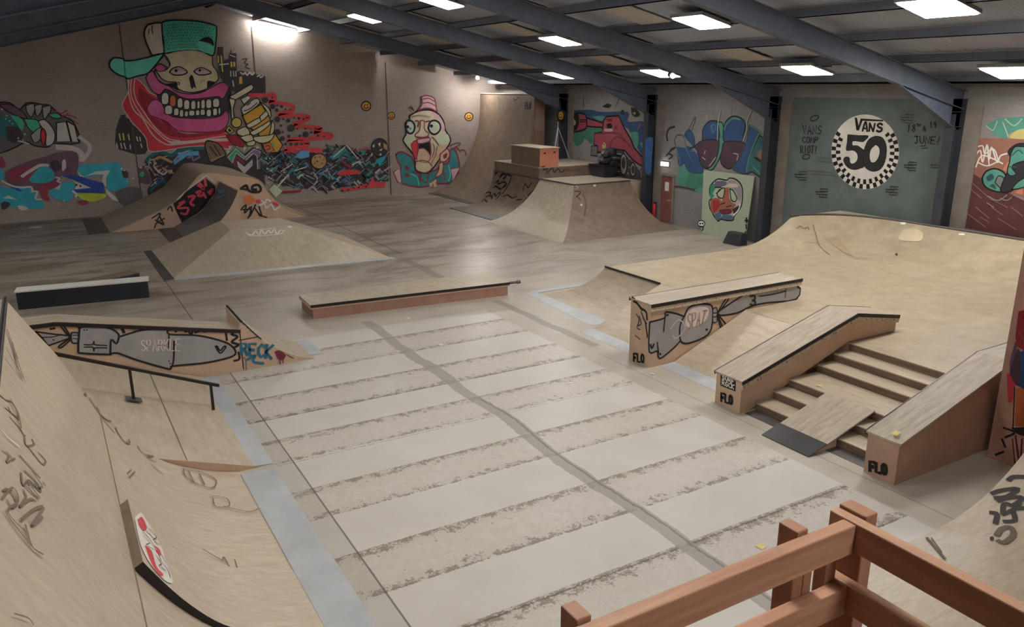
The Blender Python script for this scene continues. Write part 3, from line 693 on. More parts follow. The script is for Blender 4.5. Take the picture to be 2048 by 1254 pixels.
# viewing platform and its railing
r = thing('viewing_platform', 'raised wooden viewing platform under the railing', 'platform', (0, -1, 0))
slab('deck', (-2.5, -3.0, 3.3), (1.78, 1.22, 3.4), M['pine'], r)
for x, y in ((-2.4, 1.1), (1.7, 1.1), (-2.4, -2.9), (1.7, -2.9)): slab('leg', (x-.06, y-.06, 0), (x+.06, y+.06, 3.298), M['pine'], r)
r = thing('guard_railing', 'rough sawn timber railing with double posts in the bottom right corner', 'railing', (1.7, 1.1, 3.4))
ZT = 4.4
c1 = atz(1715, 1050, ZT); c0 = atz(1133, 1254, ZT); cB = atz(1680, 1020, ZT); cE = atz(2048, 1222, ZT)
ya = c1.y
def plank(a, b, th, hgt, mat, nm='rail'):
    m = MB(); a, b = Vector(a), Vector(b)
    m.bar(a-Vector((0, 0, hgt/2)), b-Vector((0, 0, hgt/2)), th, hgt); return m.build(nm, M[mat], r, bevel=.004)
RH = .085
yb2 = 1.22
plank((-.6, ya+.02, ZT), (1.698, ya+.02, ZT), .04, RH, 'pine_x')
plank((1.7175, -2.9, ZT+.003), (1.7175, yb2, ZT+.003), .035, RH, 'pine_y')
plank((-.6, ya+.02, 4.215), (1.698, ya+.02, 4.215), .04, RH, 'pine_x')
plank((1.7175, -2.9, 4.218), (1.7175, yb2+.03, 4.218), .035, RH, 'pine_y')
def post(x0, x1, y0, y1, top): slab('post', (x0, y0, 3.402), (x1, y1, top), M['pine'], r, bevel=.004)
for (qx, qy) in ((1573, 1052), (1130, 1219)):
    q = atz(qx, qy, ZT+.01); post(q.x, q.x+.04, ya+.042, ya+.105, ZT+.01); post(q.x+.041, q.x+.075, ya+.042, ya+.09, ZT-.07)
post(1.655, 1.698, ya+.042, 1.215, ZT-.088)
post(1.737, 1.785, 1.135, 1.22, ZT+.012); post(1.737, 1.785, -1.2, -1.1, ZT+.012)
# ------------------------------------------------------------------ paint on walls and ramps
PM = {}
PAL = dict(bk=(30, 28, 30), dk=(52, 48, 52), dg=(74, 72, 74), gr=(120, 118, 118), lg=(160, 156, 150), wh=(222, 216, 204), cr=(206, 192, 158), bone=(200, 190, 158),
  tq=(82, 178, 160), tqd=(60, 150, 128), pk=(176, 72, 122), pkl=(196, 100, 146), rd=(166, 44, 54), rdd=(124, 34, 46), rl=(206, 66, 72), or_=(204, 110, 60), yl=(214, 160, 50), yd=(200, 180, 80),
  te=(34, 124, 138), tea=(44, 110, 112), ted=(34, 84, 92), bl=(44, 84, 132), bld=(36, 58, 122), sk=(70, 130, 165), gn=(50, 136, 104), lm=(136, 152, 44), pu=(104, 92, 122), pud=(84, 62, 76), mar=(110, 46, 62), br=(96, 76, 60), brl=(140, 112, 76),
  face=(190, 180, 156), fl=(214, 180, 150), gnp=(166, 182, 152), pkp=(200, 164, 172), tank=(176, 60, 82), tankd=(130, 44, 62), smoke=(148, 138, 138), van=(104, 116, 113), ora=(160, 96, 72), maro=(100, 50, 50), scr=(150, 96, 86),
  ink=(64, 58, 56), inkl=(112, 98, 84), blue=(36, 104, 130), spray=(78, 104, 134), pgr=(168, 182, 152), white=(232, 228, 222), pal=(196, 176, 170), pnk=(208, 62, 88), lav=(150, 140, 146), wood=(170, 148, 116), woodl=(206, 188, 154))
def pmat(c, k, ds=.08):
    key = (c, k, ds)
    if key not in PM:
        l = desat(lin(PAL[c]), ds); kk = min(k, .84/max(l)); col = tuple(v*kk for v in l)
        t = NT('paint_'+c, .6, .25); n = t.noise(2.2, 4, .6)
        t.color(t.mix(t.ramp(n, [(.3, 0.0), (.7, 1.0)]), tuple(v*.86 for v in col), tuple(min(.9, v*1.1) for v in col))); PM[key] = t.m
    return PM[key]
G = {   # single stroke letters on a 0..1 box (y down)
 'A': [[0,1,.5,0,1,1],[.2,.65,.8,.65]], 'B': [[0,1,0,0,.7,.05,.8,.25,.6,.45,0,.5],[.6,.45,1,.7,.7,1,0,1]], 'C': [[1,.15,.6,0,.1,.3,.1,.75,.6,1,1,.85]], 'D': [[0,0,0,1,.6,.95,1,.5,.6,.05,0,0]],
 'E': [[1,0,0,0,0,1,1,1],[0,.5,.75,.5]], 'F': [[1,0,0,0,0,1],[0,.5,.7,.5]], 'G': [[1,.15,.5,0,.05,.4,.2,.9,.7,1,1,.8,1,.55,.6,.55]], 'H': [[0,0,0,1],[1,0,1,1],[0,.5,1,.5]], 'I': [[.5,0,.5,1]],
 'J': [[.2,0,1,0],[.7,0,.7,.8,.4,1,.05,.85]], 'K': [[0,0,0,1],[1,0,0,.55,1,1]], 'L': [[0,0,0,1,1,1]], 'M': [[0,1,.1,0,.5,.6,.9,0,1,1]], 'N': [[0,1,0,0,1,1,1,0]], 'O': [[.5,0,.22,.06,.05,.28,.05,.72,.22,.94,.5,1,.78,.94,.95,.72,.95,.28,.78,.06,.5,0]],
 'P': [[0,1,0,0,.8,.05,.9,.3,.6,.5,0,.55]], 'Q': [[.5,0,.05,.4,.2,.9,.6,1,1,.6,.8,.1,.5,0],[.6,.7,1,1]], 'R': [[0,1,0,0,.8,.05,.9,.3,.5,.5,0,.5],[.4,.5,1,1]], 'S': [[1,.1,.5,0,.1,.2,.3,.45,.8,.55,1,.8,.5,1,0,.9]],
 'T': [[0,0,1,0],[.5,0,.5,1]], 'U': [[0,0,.05,.75,.5,1,.95,.75,1,0]], 'V': [[0,0,.5,1,1,0]], 'W': [[0,0,.25,1,.5,.3,.75,1,1,0]], 'X': [[0,0,1,1],[1,0,0,1]], 'Y': [[0,0,.5,.5,1,0],[.5,.5,.4,1]], 'Z': [[0,0,1,0,0,1,1,1]],
 '1': [[.2,.25,.55,0,.55,1]], '8': [[.5,.45,.15,.25,.5,0,.85,.25,.5,.45,.05,.75,.5,1,.95,.75,.5,.45]], '9': [[.9,.3,.5,.5,.15,.3,.5,0,.9,.25,.75,1]], '3': [[.1,.1,.6,0,.9,.25,.45,.45,.95,.7,.6,1,.05,.9]], '2': [[.1,.2,.5,0,.9,.25,.1,1,1,1]], '!': [[.5,0,.45,.7],[.45,.95,.42,1]], '&': [[.9,1,.25,.25,.5,0,.7,.2,.1,.7,.4,1,.9,.6]], ' ': []}
class Paint:
    def __init__(s, mapper, k=1.0, eps=.006):
        s.map = mapper; s.k = k; s.lw = 1.45; s.ds = .08; s.eps = eps; s.layer = 0; s.v = []; s.f = []; s.m = []; s.cols = []; s.o = (0, 0, 1)
    def ci(s, c):
        if c not in s.cols: s.cols.append(c)
        return s.cols.index(c)
    def T(s, x, y): return (s.o[0]+x*s.o[2], s.o[1]+y*s.o[2])
    def poly(s, c, pts, up=True):
        """pts already in photo pixels"""
        if up: s.layer += 1
        e = s.eps+s.layer*.0005; q = []
        for x, y in pts:
            r = s.map(x, y)
            if r is None: return
            q.append(r[0]+r[1]*e)
        k = len(s.v); s.v += [tuple(p) for p in q]; ci = s.ci(c)
        for tri in tessellate_polygon([q]):
            a, b, d = (q[i] for i in tri)
            if (b-a).cross(d-a).length > 1e-9: s.f.append(tuple(k+i for i in tri)); s.m.append(ci)
    def line(s, c, pts, w, closed=False, smooth=True, up=True):
        if up: s.layer += 1
        e = s.eps+s.layer*.0005
        if closed: pts = list(pts)+[pts[0]]
        if smooth and len(pts) > 2: pts = catmull(pts, 4)
        R = [s.map(x, y) for x, y in pts]; ci = s.ci(c)
        seg = []
        for r in R:
            if r is None:
                if len(seg) > 1: s._rib(seg, w, e, ci)
                seg = []
            elif not seg or (r[0]-seg[-1][0]).length > 1e-4: seg.append(r)
        if len(seg) > 1: s._rib(seg, w, e, ci)
    def _rib(s, seg, w, e, ci):
        k = len(s.v); n = len(seg)
        for i, (p, nn) in enumerate(seg):
            t_ = (seg[min(n-1, i+1)][0]-seg[max(0, i-1)][0])
            if t_.length < 1e-9: t_ = Vector((1, 0, 0))
            t_.normalize(); b = nn.cross(t_).normalized()
            dep = (p-CAM).dot(FW); hw = w*s.lw*dep/F/2
            if i == 0: p = p-t_*hw*.6
            elif i == n-1: p = p+t_*hw*.6
            s.v += [tuple(p-b*hw+nn*e), tuple(p+b*hw+nn*e)]
        for i in range(n-1): s.f.append((k+2*i, k+2*i+2, k+2*i+3, k+2*i+1)); s.m.append(ci)
    def dot(s, c, x, y, rx, ry=None, seg=14, ln=None, lw=1, up=True):
        ry = rx if ry is None else ry
        P_ = [(x+rx*math.cos(2*math.pi*i/seg), y+ry*math.sin(2*math.pi*i/seg)) for i in range(seg)]
        s.poly(c, P_, up)
        if ln: s.line(ln, P_, lw, True)
    def text(s, c, w, string, quad, up=True):
        """quad: photo pixels top-left, top-right, bottom-right, bottom-left"""
        a, b, d, e = [Vector((*q, 0)) for q in quad]; n = len(string)
        if up: s.layer += 1
        for i, ch in enumerate(string):
            for st in G.get(ch, []):
                pp = []
                for gx, gy in zip(st[::2], st[1::2]):
                    u = (i+.1+.72*gx)/n; p = (a.lerp(b, u)).lerp(e.lerp(d, u), gy); pp.append((p.x, p.y))
                s.line(c, pp, w, smooth=False, up=False)
    def run(s, src):
        for ln in src.strip().split('\n'):
            q = ln.split()
            if not q: continue
            k = q[0]
            if k == '@': s.o = (float(q[1]), float(q[2]), float(q[3])); continue
            if k in 'pP':     # p col pts | P col line w pts
                a = 2 if k == 'p' else 4
                v = [float(x) for x in q[a:]]; pts = [s.T(x, y) for x, y in zip(v[::2], v[1::2])]
                s.poly(q[1], pts)
                if k == 'P': s.line(q[2], pts, float(q[3]), True, smooth=False)
            elif k in 'sS':   # smooth polygon
                a = 2 if k == 's' else 4
                v = [float(x) for x in q[a:]]; pts = [s.T(x, y) for x, y in zip(v[::2], v[1::2])]
                cl = catmull(pts+[pts[0]], 3)[:-1]
                s.poly(q[1], cl)
                if k == 'S': s.line(q[2], cl, float(q[3]), True, smooth=False)
            elif k in 'lL':
                v = [float(x) for x in q[3:]]; pts = [s.T(x, y) for x, y in zip(v[::2], v[1::2])]
                s.line(q[1], pts, float(q[2]), k == 'L')
            elif k == 'd':    # d col r x y r x y
                v = [float(x) for x in q[2:]]; s.layer += 1
                for r_, x, y in zip(v[::3], v[1::3], v[2::3]): s.dot(q[1], *s.T(x, y), r_*s.o[2], up=False)
            elif k == 'e':    # e col line lw x y rx ry
                v = [float(x) for x in q[3:]]; s.dot(q[1], *s.T(v[1], v[2]), v[3]*s.o[2], v[4]*s.o[2], ln=(None if q[2] == '-' else q[2]), lw=v[0])
            elif k == 'q':    # teeth: q col line lw x0 x1 y0 y1 ...
                v = [float(x) for x in q[4:]]
                for x0, x1, y0, y1 in zip(v[::4], v[1::4], v[2::4], v[3::4]):
                    c_ = [(x0+.25*(x1-x0), y0), (x0+.75*(x1-x0), y0), (x1, y0+.25*(y1-y0)), (x1, y0+.8*(y1-y0)), (x0+.75*(x1-x0), y1), (x0+.2*(x1-x0), y1), (x0, y0+.8*(y1-y0)), (x0, y0+.25*(y1-y0))]
                    c_ = [s.T(*p) for p in c_]; s.poly(q[1], c_); s.line(q[2], c_, float(q[3]), True, smooth=False)
    def shards(s, area, n, cols, sz, seed, lines=None):
        rnd = random.Random(seed); area = [s.T(*p) for p in zip(area[::2], area[1::2])]
        xs = [p[0] for p in area]; ys = [p[1] for p in area]
        def inside(x, y):
            r = False; j = len(area)-1
            for i in range(len(area)):
                xi, yi = area[i]; xj, yj = area[j]
                if (yi > y) != (yj > y) and x < (xj-xi)*(y-yi)/(yj-yi)+xi: r = not r
                j = i
            return r
        t_ = 0; i = 0
        while i < n and t_ < n*20:
            t_ += 1; x, y = rnd.uniform(min(xs), max(xs)), rnd.uniform(min(ys), max(ys))
            if not inside(x, y): continue
            i += 1; a = rnd.choice((.7, .8, -.7, -.8, .5, -.55))+rnd.uniform(-.15, .15); L = sz*rnd.uniform(.5, 1.6); w = sz*rnd.uniform(.12, .34)
            dx, dy = math.cos(a)*L/2, math.sin(a)*L/2; ox, oy = -math.sin(a)*w/2, math.cos(a)*w/2
            P_ = [(x-dx-ox, y-dy-oy), (x+dx-ox*.6, y+dy-oy*.6), (x+dx+ox, y+dy+oy), (x-dx+ox, y-dy+oy)]
            c = rnd.choice(cols); 
            if i % 3 == 0: s.layer += 1
            s.poly(c, P_, False)
            if lines and rnd.random() < .6: s.line(rnd.choice(lines), [P_[0], P_[1], P_[2]], .9, smooth=False, up=False)
    def done(s, parent, name, label=None):
        if not s.f: return None
        o = mesh(name, s.v, s.f, [pmat(c, s.k, s.ds) for c in s.cols], parent, s.m)
        if label: o['label'] = label
        return o
def planeY(Y): return lambda x, y: (aty(x, y, Y), Vector((0, -1, 0)))
def planeX(X): return lambda x, y: (atx(x, y, X), Vector((-1, 0, 0)))
def onmesh(o):
    me = o.data; mw = o.matrix_world
    bv = BVHTree.FromPolygons([mw @ v.co for v in me.vertices], [tuple(p.vertices) for p in me.polygons])
    def f(x, y):
        d = ray(x, y).normalized(); h = bv.ray_cast(CAM, d)
        if h[0] is None: return None
        n = h[1]
        if n.dot(d) > 0: n = -n
        return h[0], n
    return f
KB, KR, KP = 2.3, 0.95, 1.1     # how much paler the paint itself is than it looks in this light
# ---- skull mural
p = Paint(planeY(YB), KB)
p.run('''
@ 230 130 .1435
p dk 0 1100 10 900 60 740 140 720 200 760 240 830 330 880 420 960 470 1150 420 1240 300 1250 60 1180
p dk 90 760 70 700 150 690 130 760 200 740 210 800
l yd 1.6 60 960 75 1045
l yd 1.8 112 955 125 1045
l yd 1.8 185 965 200 1045
l lg 1.4 300 1000 318 1060
l lg 1.4 345 1005 355 1060
l lg 1.4 20 1090 35 1150
l lg 1.4 80 1090 95 1160
l lg 1.4 125 1090 150 1170
l lg 1.4 210 1110 215 1170
l lg 1.4 360 1100 375 1150
S rd lg 1 180 210 270 180 340 220 420 300 480 380 600 460 660 700 760 860 900 960 1100 960 1300 960 1550 945 1610 1050 1610 1160 1480 1160 1300 1130 1000 1140 700 1190 480 1200 440 1050 380 950 240 800 200 740 110 600 110 520 170 410 185 300
s rdd 330 300 430 380 560 480 440 560 470 700 600 770 740 900 860 1000 700 960 560 840 420 660 330 480
s rdd 640 760 740 800 820 900 1000 960 1300 940 1500 900 1540 940 1250 990 900 1010 760 930
l pal 1.4 232 190 217 330 242 480 330 640 470 820 600 950 720 1050 850 1070 1150 1050 1350 1015 1540 990
l pal 1.4 277 185 262 340 300 500 400 650 520 830 640 950 750 1030 900 1055
l pal 1.6 196 210 186 350 222 530 280 650 380 740 470 890 560 1010 680 1090 780 1112 1000 1092 1300 1060 1580 1055
p pal 720 1062 1000 1058 1300 1030 1560 1020 1575 1052 1300 1056 1000 1090 800 1108
s dk 550 60 600 200 700 260 800 330 1000 400 1300 340 1600 300 1600 640 1480 720 760 730 620 520 560 380 470 200
S pk bk 1.2 430 180 470 100 530 90 565 150 610 225 690 275 760 295 820 345 900 385 1040 405 1200 385 1340 315 1450 255 1560 240 1590 290 1560 380 1500 470 1440 440 1300 455 1050 475 900 440 830 390 700 335 630 410 540 380 470 290
S pk bk 1 440 600 490 520 560 480 650 530 690 620 760 700 850 730 1100 745 1300 745 1470 710 1540 640 1585 700 1570 810 1500 900 1350 930 1100 935 900 920 800 870 720 790 560 730 480 690
s pkl 450 600 500 535 560 505 620 560 640 640 560 700 480 660
s pkl 450 190 480 120 520 120 560 200 620 270 560 330 490 280
l rdd 1 820 905 1100 940 1350 935 1500 905
''')
p.run('''
@ 210 30 .1172
S cr bk 1.4 1000 650 1200 600 1500 590 1700 640 1825 690 1835 850 1905 950 1935 1050 1925 1110 1870 1150 1760 1130 1760 1240 1620 1300 1480 1320 1330 1300 1230 1240 1220 1150 1080 1140 970 1090 910 1010 850 930 920 960 1010 950 1080 900 1110 840 1080 760
p bk 1010 1180 1225 1150 1230 1240 1260 1300 1150 1240
p bk 1740 1140 1900 1150 1800 1230 1740 1250
@ 230 130 .1435
p bk 1060 135 1030 180 1060 320 1085 335 1092 300 1130 330 1110 240 1085 150
S pkp bk 1.8 760 100 800 50 890 25 970 60 1005 105 930 138 820 138
p gr 775 85 810 52 890 28 970 62 990 92 900 78
d bk 22 850 80
S pkp bk 1.8 1100 90 1150 50 1220 40 1290 70 1340 110 1240 138 1150 132
p gr 1110 85 1150 52 1220 42 1290 72 1310 92 1220 72
d bk 18 1180 76
l inkl 1 1190 250 1210 220 1250 220
l bk 1.2 870 240 895 245 890 275
q wh bk 1.3 645 750 385 550 865 945 460 600 955 1040 485 620 1055 1125 495 620 1140 1185 500 610 1195 1255 480 610 1265 1345 475 605 1360 1455 465 590
q or_ bk 1.3 760 850 420 580
q wh bk 1.3 690 800 560 690 815 890 600 705 895 955 620 725 965 1020 640 720 1025 1110 630 710 1120 1180 625 705 1185 1255 615 700 1270 1340 615 720 1360 1425 600 705 1435 1470 590 690
@ 210 30 .1172
S gr bk 1 1010 700 1090 830 1085 900 1040 880 950 830 890 830 940 770
S pk bk 1 850 890 940 840 1030 890 1010 950 900 960
S lg bk 2 800 690 740 560 680 400 670 300 700 210 760 160 970 140 975 300 990 480 1010 640 900 670
p wh 770 200 900 180 950 200 960 400 980 600 860 640 780 480 760 350
l dk 1.4 805 185 800 260 815 320
l dk 1.2 750 240 740 330
S tqd bk 2 970 140 1010 110 1200 90 1500 100 1700 130 1870 180 1900 240 1890 450 1845 690 1700 640 1600 600 1400 590 1200 615 1020 650 1000 480 975 300
p tq 1020 620 1200 590 1400 560 1620 570 1840 650 1840 680 1700 640 1600 600 1400 590 1200 615 1020 645
p tq 1580 450 1700 480 1860 560 1850 640 1600 560
s bk 1590 440 1680 390 1760 380 1830 420 1852 525 1760 475
S tq bk 2 1010 650 850 690 640 745 480 775 330 780 310 750 160 730 90 790 75 870 130 950 230 1020 350 1060 400 1090 560 1040 720 1000 850 870 950 740
l ted 1.2 325 790 335 900 350 1060
''')
rnd = random.Random(3)
p.layer += 1
for i in range(16):
    for j in range(9):
        x = 1010+i*54+(j % 2)*27; y = 150+j*50+(i-7)**2*.5
        if x > 1560 and y > 400: continue
        p.dot('ted' if rnd.random() < .75 else 'dk', *p.T(x+rnd.uniform(-8, 8), y+rnd.uniform(-8, 8)), 1.3, seg=6, up=False)
p.run('''
@ 420 90 .1834
p dk 80 20 140 20 145 170 200 160 205 90 285 90 290 290 330 280 500 320 600 340 605 530 450 545 240 500 110 350 90 250 70 120
l yd 1.8 85 120 90 190
l yd 1.8 120 120 135 290
l yd 2.4 230 190 232 235
l yd 2.6 262 190 262 230
l lg 1.5 100 215 200 205
l lg 1.4 222 285 224 340
l lg 1.4 252 285 256 340
l lg 1.4 280 285 280 340
l lg 1.6 245 390 255 450
p yl 315 350 345 340 352 420 315 425
l lg 2 330 300 360 320 380 300 400 330 430 300 455 325 480 300
l lg 1.6 510 345 540 330 545 355 575 340
l dk 1.6 350 160 400 150 370 200 410 210 380 240 430 260
l dk 1.6 225 60 225 100
l lg 1.2 215 110 270 130
l rl 5.5 430 550 640 545 690 540 700 590 640 620 870 650 905 690 880 720 770 745 770 768 1040 775 1060 810 940 850 930 880 1190 905 1180 935 1130 955 1310 975 1310 1010
l rl 5 1310 1010 880 1028 880 1050 1040 1060 1050 1090 830 1130 850 1155 1200 1150
d dk 30 680 670 18 775 670 12 730 660 20 725 710 10 820 700 10 870 705 32 730 810 22 850 825 12 795 810 16 965 800 12 1015 810 10 915 795 40 880 905 14 770 880 34 735 950 10 950 915 12 1035 910 12 1145 910 8 1095 915 34 1040 975 14 1100 955 14 1175 985 10 1240 998 14 975 990 18 855 995 28 785 1020 12 790 950 16 820 1080 16 880 1080 18 940 1080 12 995 1080 10 675 575 34 600 600
P yl bk 1.6 350 770 530 660 560 650 640 780 700 960 790 1090 740 1170 600 1175 520 960 400 880
P or_ bk 1 570 1085 650 1060 700 1150 610 1175
p gn 662 1065 690 1060 722 1140
l bk 1 600 1110 640 1095 650 1130 610 1140
S lg bk 1.4 350 745 340 690 400 640 500 580 535 640 380 755
l bk 1.2 365 720 440 690 510 630
l bk 1.2 400 660 440 630
P wh bk 1.2 330 590 410 550 440 580 370 645
S bone bk 1.5 210 550 250 540 420 440 460 440 455 490 290 590 240 610
S bone bk 1.5 200 580 270 600 250 700 260 790 230 800 225 690
S bone bk 1.3 390 870 540 790 560 830 430 905
S bone bk 1.3 540 780 640 690 650 740 560 830
S bone bk 1.3 430 950 560 880 640 830 650 865 560 940 470 985
S bone bk 1.3 540 620 620 670 660 740 650 800 620 730
S bone bk 1.3 670 820 700 870 690 950 640 1005 660 900
S bone bk 1.3 290 930 380 890 430 950 400 1000 300 975
S bone bk 1.3 320 1005 440 975 470 1040 400 1062
S bone bk 1.3 470 1000 650 980 700 960 660 1040 560 1070 480 1040
S bone bk 1.3 390 1065 480 1040 482 1090 410 1100
e yd bk 1.5 285 845 55 55
P rdd bk 1 180 980 290 980 380 1070 360 1110 240 1085
P yd bk 1.6 165 930 200 880 260 935 210 972
p bk 190 930 205 905 235 935 210 950
''')
p.done(wall_back, 'mural', 'skull in a turquoise cap holding a spray can, painted on the wall')
# ---- wildstyle band below the skull
p = Paint(planeY(YB), KB)
p.run('''
@ 270 270 .127
p dk 140 420 230 310 400 220 570 290 700 190 1090 180 1120 100 1330 140 1440 330 1590 190 1720 300 1860 190 1990 240 2048 300 2048 1000 200 1000 200 850 270 750 230 600
p pud 40 520 140 480 230 620 260 760 180 780 60 740
d gn 40 110 620
d wh 16 90 510 14 280 570 12 480 240 14 860 160 16 1040 170
L lg 1 140 420 230 310 400 225 570 290 700 190 1090 180
l ted 5 175 420 245 335 400 260 570 320 700 235 880 210 1080 200
p sk 600 400 720 270 1000 250 1010 320 820 330 620 470
p pnk 640 380 670 350 700 370 660 400
p pnk 790 270 830 260 830 290
l brl 3.5 300 410 400 350 580 430
l pud 4 320 480 400 590 470 610
l lg 2 330 440 300 500 440 620 520 560 600 600
l brl 3 440 520 560 600
l gr 2 240 380 220 480 320 640
p bld 260 800 430 650 455 690 285 845
l lg 1 250 810 430 640
l pu 2.2 830 360 900 340 920 400 1020 340
l ted 3 240 880 420 720 480 760
S br bk 1.5 1100 180 1130 90 1320 140 1430 310 1330 370 1200 440 1150 350
l bk 1.3 1180 180 1290 330
l bk 1.3 1240 150 1350 330
l inkl 1.2 1140 220 1230 360
l brl 1.5 1200 400 1400 320
P gn lg 1.2 1460 350 1590 210 1730 345 1725 385 1590 285 1530 440
p mar 1545 440 1590 310 1720 420 1720 470 1600 370 1570 500
P pu lg 1.2 1740 340 1870 220 1970 260 1985 520 1930 540 1920 330 1860 290 1740 400
p lav 1600 400 1720 500 1850 380 1850 480 1720 610 1620 500
p wh 1470 170 1490 240 1510 180
p wh 1610 130 1600 200 1650 150
p wh 1700 190 1720 260 1750 190
p wh 1790 160 1790 230 1830 170
p wh 1450 230 1450 300 1490 260
p wh 1920 170 1900 220 1960 200
''')
p.shards([150, 430, 560, 340, 620, 560, 300, 800, 220, 640], 40, ['brl', 'pud', 'gr', 'ted', 'lg', 'dk'], 6, 5, ['bk', 'wh'])
p.o = (520, 270, .1318)
AREA = [0, 280, 300, 230, 450, 300, 640, 220, 760, 260, 950, 230, 1050, 180, 1300, 150, 1480, 230, 1650, 220, 1940, 300, 1950, 700, 1640, 740, 1200, 800, 1050, 850, 800, 830, 380, 770, 200, 720, 60, 560, 0, 520]
p.run('p dk '+' '.join(map(str, AREA)))
p.shards(AREA, 330, ['tea', 'tea', 'te', 'ted', 'gr', 'dg', 'pud', 'pu', 'bk', 'bk', 'dk', 'dk', 'bl', 'lav'], 13, 11, ['lg', 'bk', 'bk', 'lav', 'wh'])
p.run('''
p sk 520 330 620 230 740 240 740 330 620 360
l wh 1.4 380 200 640 215 760 240
p tea 1040 330 1270 180 1400 360 1250 300 1100 380
l lg 1.6 1110 330 1280 180
l lg 1.6 1310 160 1480 360
l ted 3 1200 350 1300 260 1400 390
l wh 2 1390 450 1500 400 1510 440
p tea 1590 610 1720 500 1650 620
l wh 1.6 580 660 610 600 650 620
p te 1740 380 1900 310 1880 380 1800 460
p mar 1210 400 1250 390 1390 480 1380 520
p rl 1150 595 1250 520 1480 530 1525 560 1480 590 1250 612
p rl 380 190 500 170 760 190 940 200 940 260 860 290 760 250 560 210 430 240
p rl 1210 790 1400 800 1650 720 1700 640 1740 710 1890 700 1890 790 1600 800 1400 830 1230 855
p rl 1500 200 1640 190 1640 215 1510 220
p rdd 320 850 620 830 600 870 340 880
d bk 14 1240 840 14 1330 830 14 1410 800 14 1490 790 14 1530 750 14 1600 780 14 1390 760 14 1630 740
e brl bk 1.2 885 395 118 115
d bk 10 830 340 10 900 330 12 860 400 10 930 430 10 820 430 8 960 370
d wh 7 800 380 6 880 360
l bk 1.2 770 290 800 270 860 290
e dk bk 1 1805 190 125 140
p wh 1690 170 1730 130 1720 190
p wh 1780 130 1820 110 1810 180
p wh 1790 230 1850 200 1830 240
p wh 1790 300 1830 270 1830 310
p wh 1660 310 1700 260 1690 320
p brl 1860 120 1920 150 1920 230 1870 200
d wh 12 90 360 12 140 350 14 100 510 14 160 540 14 130 640 10 60 270 12 160 660 14 110 720
p pgr 130 830 210 740 330 850 230 945
l lg 2 250 790 420 600
l lg 1.4 310 550 480 440
l lg 1.4 700 480 520 540
l lg 1.2 800 560 860 660 820 760
''')
p.done(wall_back, 'mural', 'dense band of jagged teal and grey graffiti low on the wall')
# ---- angry face mural
p = Paint(planeY(YB), KB*.95)
p.run('''
@ 770 180 .1674
S tea mar 2.4 130 770 180 740 250 760 330 820 360 920 420 990 600 960 660 900 760 860 780 720 840 720 890 930 800 1100 640 1120 500 1150 400 1160 220 1120 130 1020 190 930 150 850
P pkp mar 1.6 100 980 180 930 200 1110 150 1100
P pkp mar 1.6 780 940 895 930 810 1095
p mar 230 900 270 905 295 950 250 965
p mar 230 1010 270 990 300 1040 250 1040
l mar 2 420 1000 440 1080 500 1100 520 1000
l mar 2 330 980 400 1010 420 1100
l tq 1.2 300 1000 380 1040 400 1130
l tq 1.4 760 900 780 1000 760 1090
l mar 2 690 940 720 1080
l mar 1.6 800 700 860 690 900 740
l pud 1.4 780 660 860 630 900 640
l pud 1.4 820 690 900 650
l pud 1.4 880 720 950 720 970 780
S face bk 2.2 290 310 400 250 540 240 640 290 700 380 720 480 780 580 760 660 680 760 600 900 500 990 370 960 360 850 330 760 220 620 230 560 250 520 240 400 290 370
s pkp 560 260 640 300 700 400 710 480 670 480 650 370 590 320
s gnp 570 600 720 520 770 580 740 640 640 650
s gnp 230 600 260 560 350 570 330 610 250 640
s fl 600 680 700 650 740 670 600 880 520 930 560 780
s fl 300 660 330 760 370 860 350 760 320 660
S te bk 2.4 240 440 260 370 300 365 340 390 355 450 330 510 290 520 255 490
s white 255 440 270 390 310 385 340 430 330 490 290 505
d bk 20 268 440
d te 14 300 460
S white bk 2.6 515 450 540 380 600 365 650 400 660 460 630 510 580 530 535 500
s pgr 530 440 560 390 600 385 630 440 610 500 560 500
d bk 20 552 430
l mar 2 360 370 400 375 390 440
l mar 2 480 380 530 370
S face mar 1.6 420 370 465 370 470 470 520 520 490 560 380 560 360 530 410 480
l mar 2 370 560 440 580 520 560
S rd mar 1.4 310 650 370 600 390 700 370 830 335 760
S bk mar 2 395 640 440 600 520 590 545 700 535 790 490 725 400 705
S pkp mar 1.4 380 590 530 570 520 615 400 640
S fl mar 1.2 400 705 470 700 540 790 500 860 380 850
S cr mar 1.4 365 860 440 840 520 865 560 930 480 990 370 950
l inkl 1.4 400 850 500 870
l mar 1.4 560 560 600 600 640 660
l inkl 1.4 570 640 590 700 560 800
l inkl 1.4 620 680 600 780 540 900
S fl mar 1.6 655 770 740 700 770 780 720 850 660 850
s mar 690 780 740 750 730 810 700 820
S fl mar 1.2 640 880 690 870 675 1000 600 1035 640 950
S fl mar 1.2 600 1060 620 1070 600 1130 560 1160 530 1120 560 1090
d fl 26 550 1130 26 590 1135
S pkp mar 1.8 385 250 440 170 440 80 520 70 590 110 610 230 620 260 540 220 460 220
l mar 1.4 450 110 520 100 590 140
l mar 1.4 440 160 520 150 600 190
l bk 1.4 290 200 320 230
l bk 1.4 310 195 340 250
l inkl 1 300 320 420 300 540 320
''')
p.done(wall_back, 'mural', 'gaunt face with bulging eyes in a pink hat, painted on the wall')
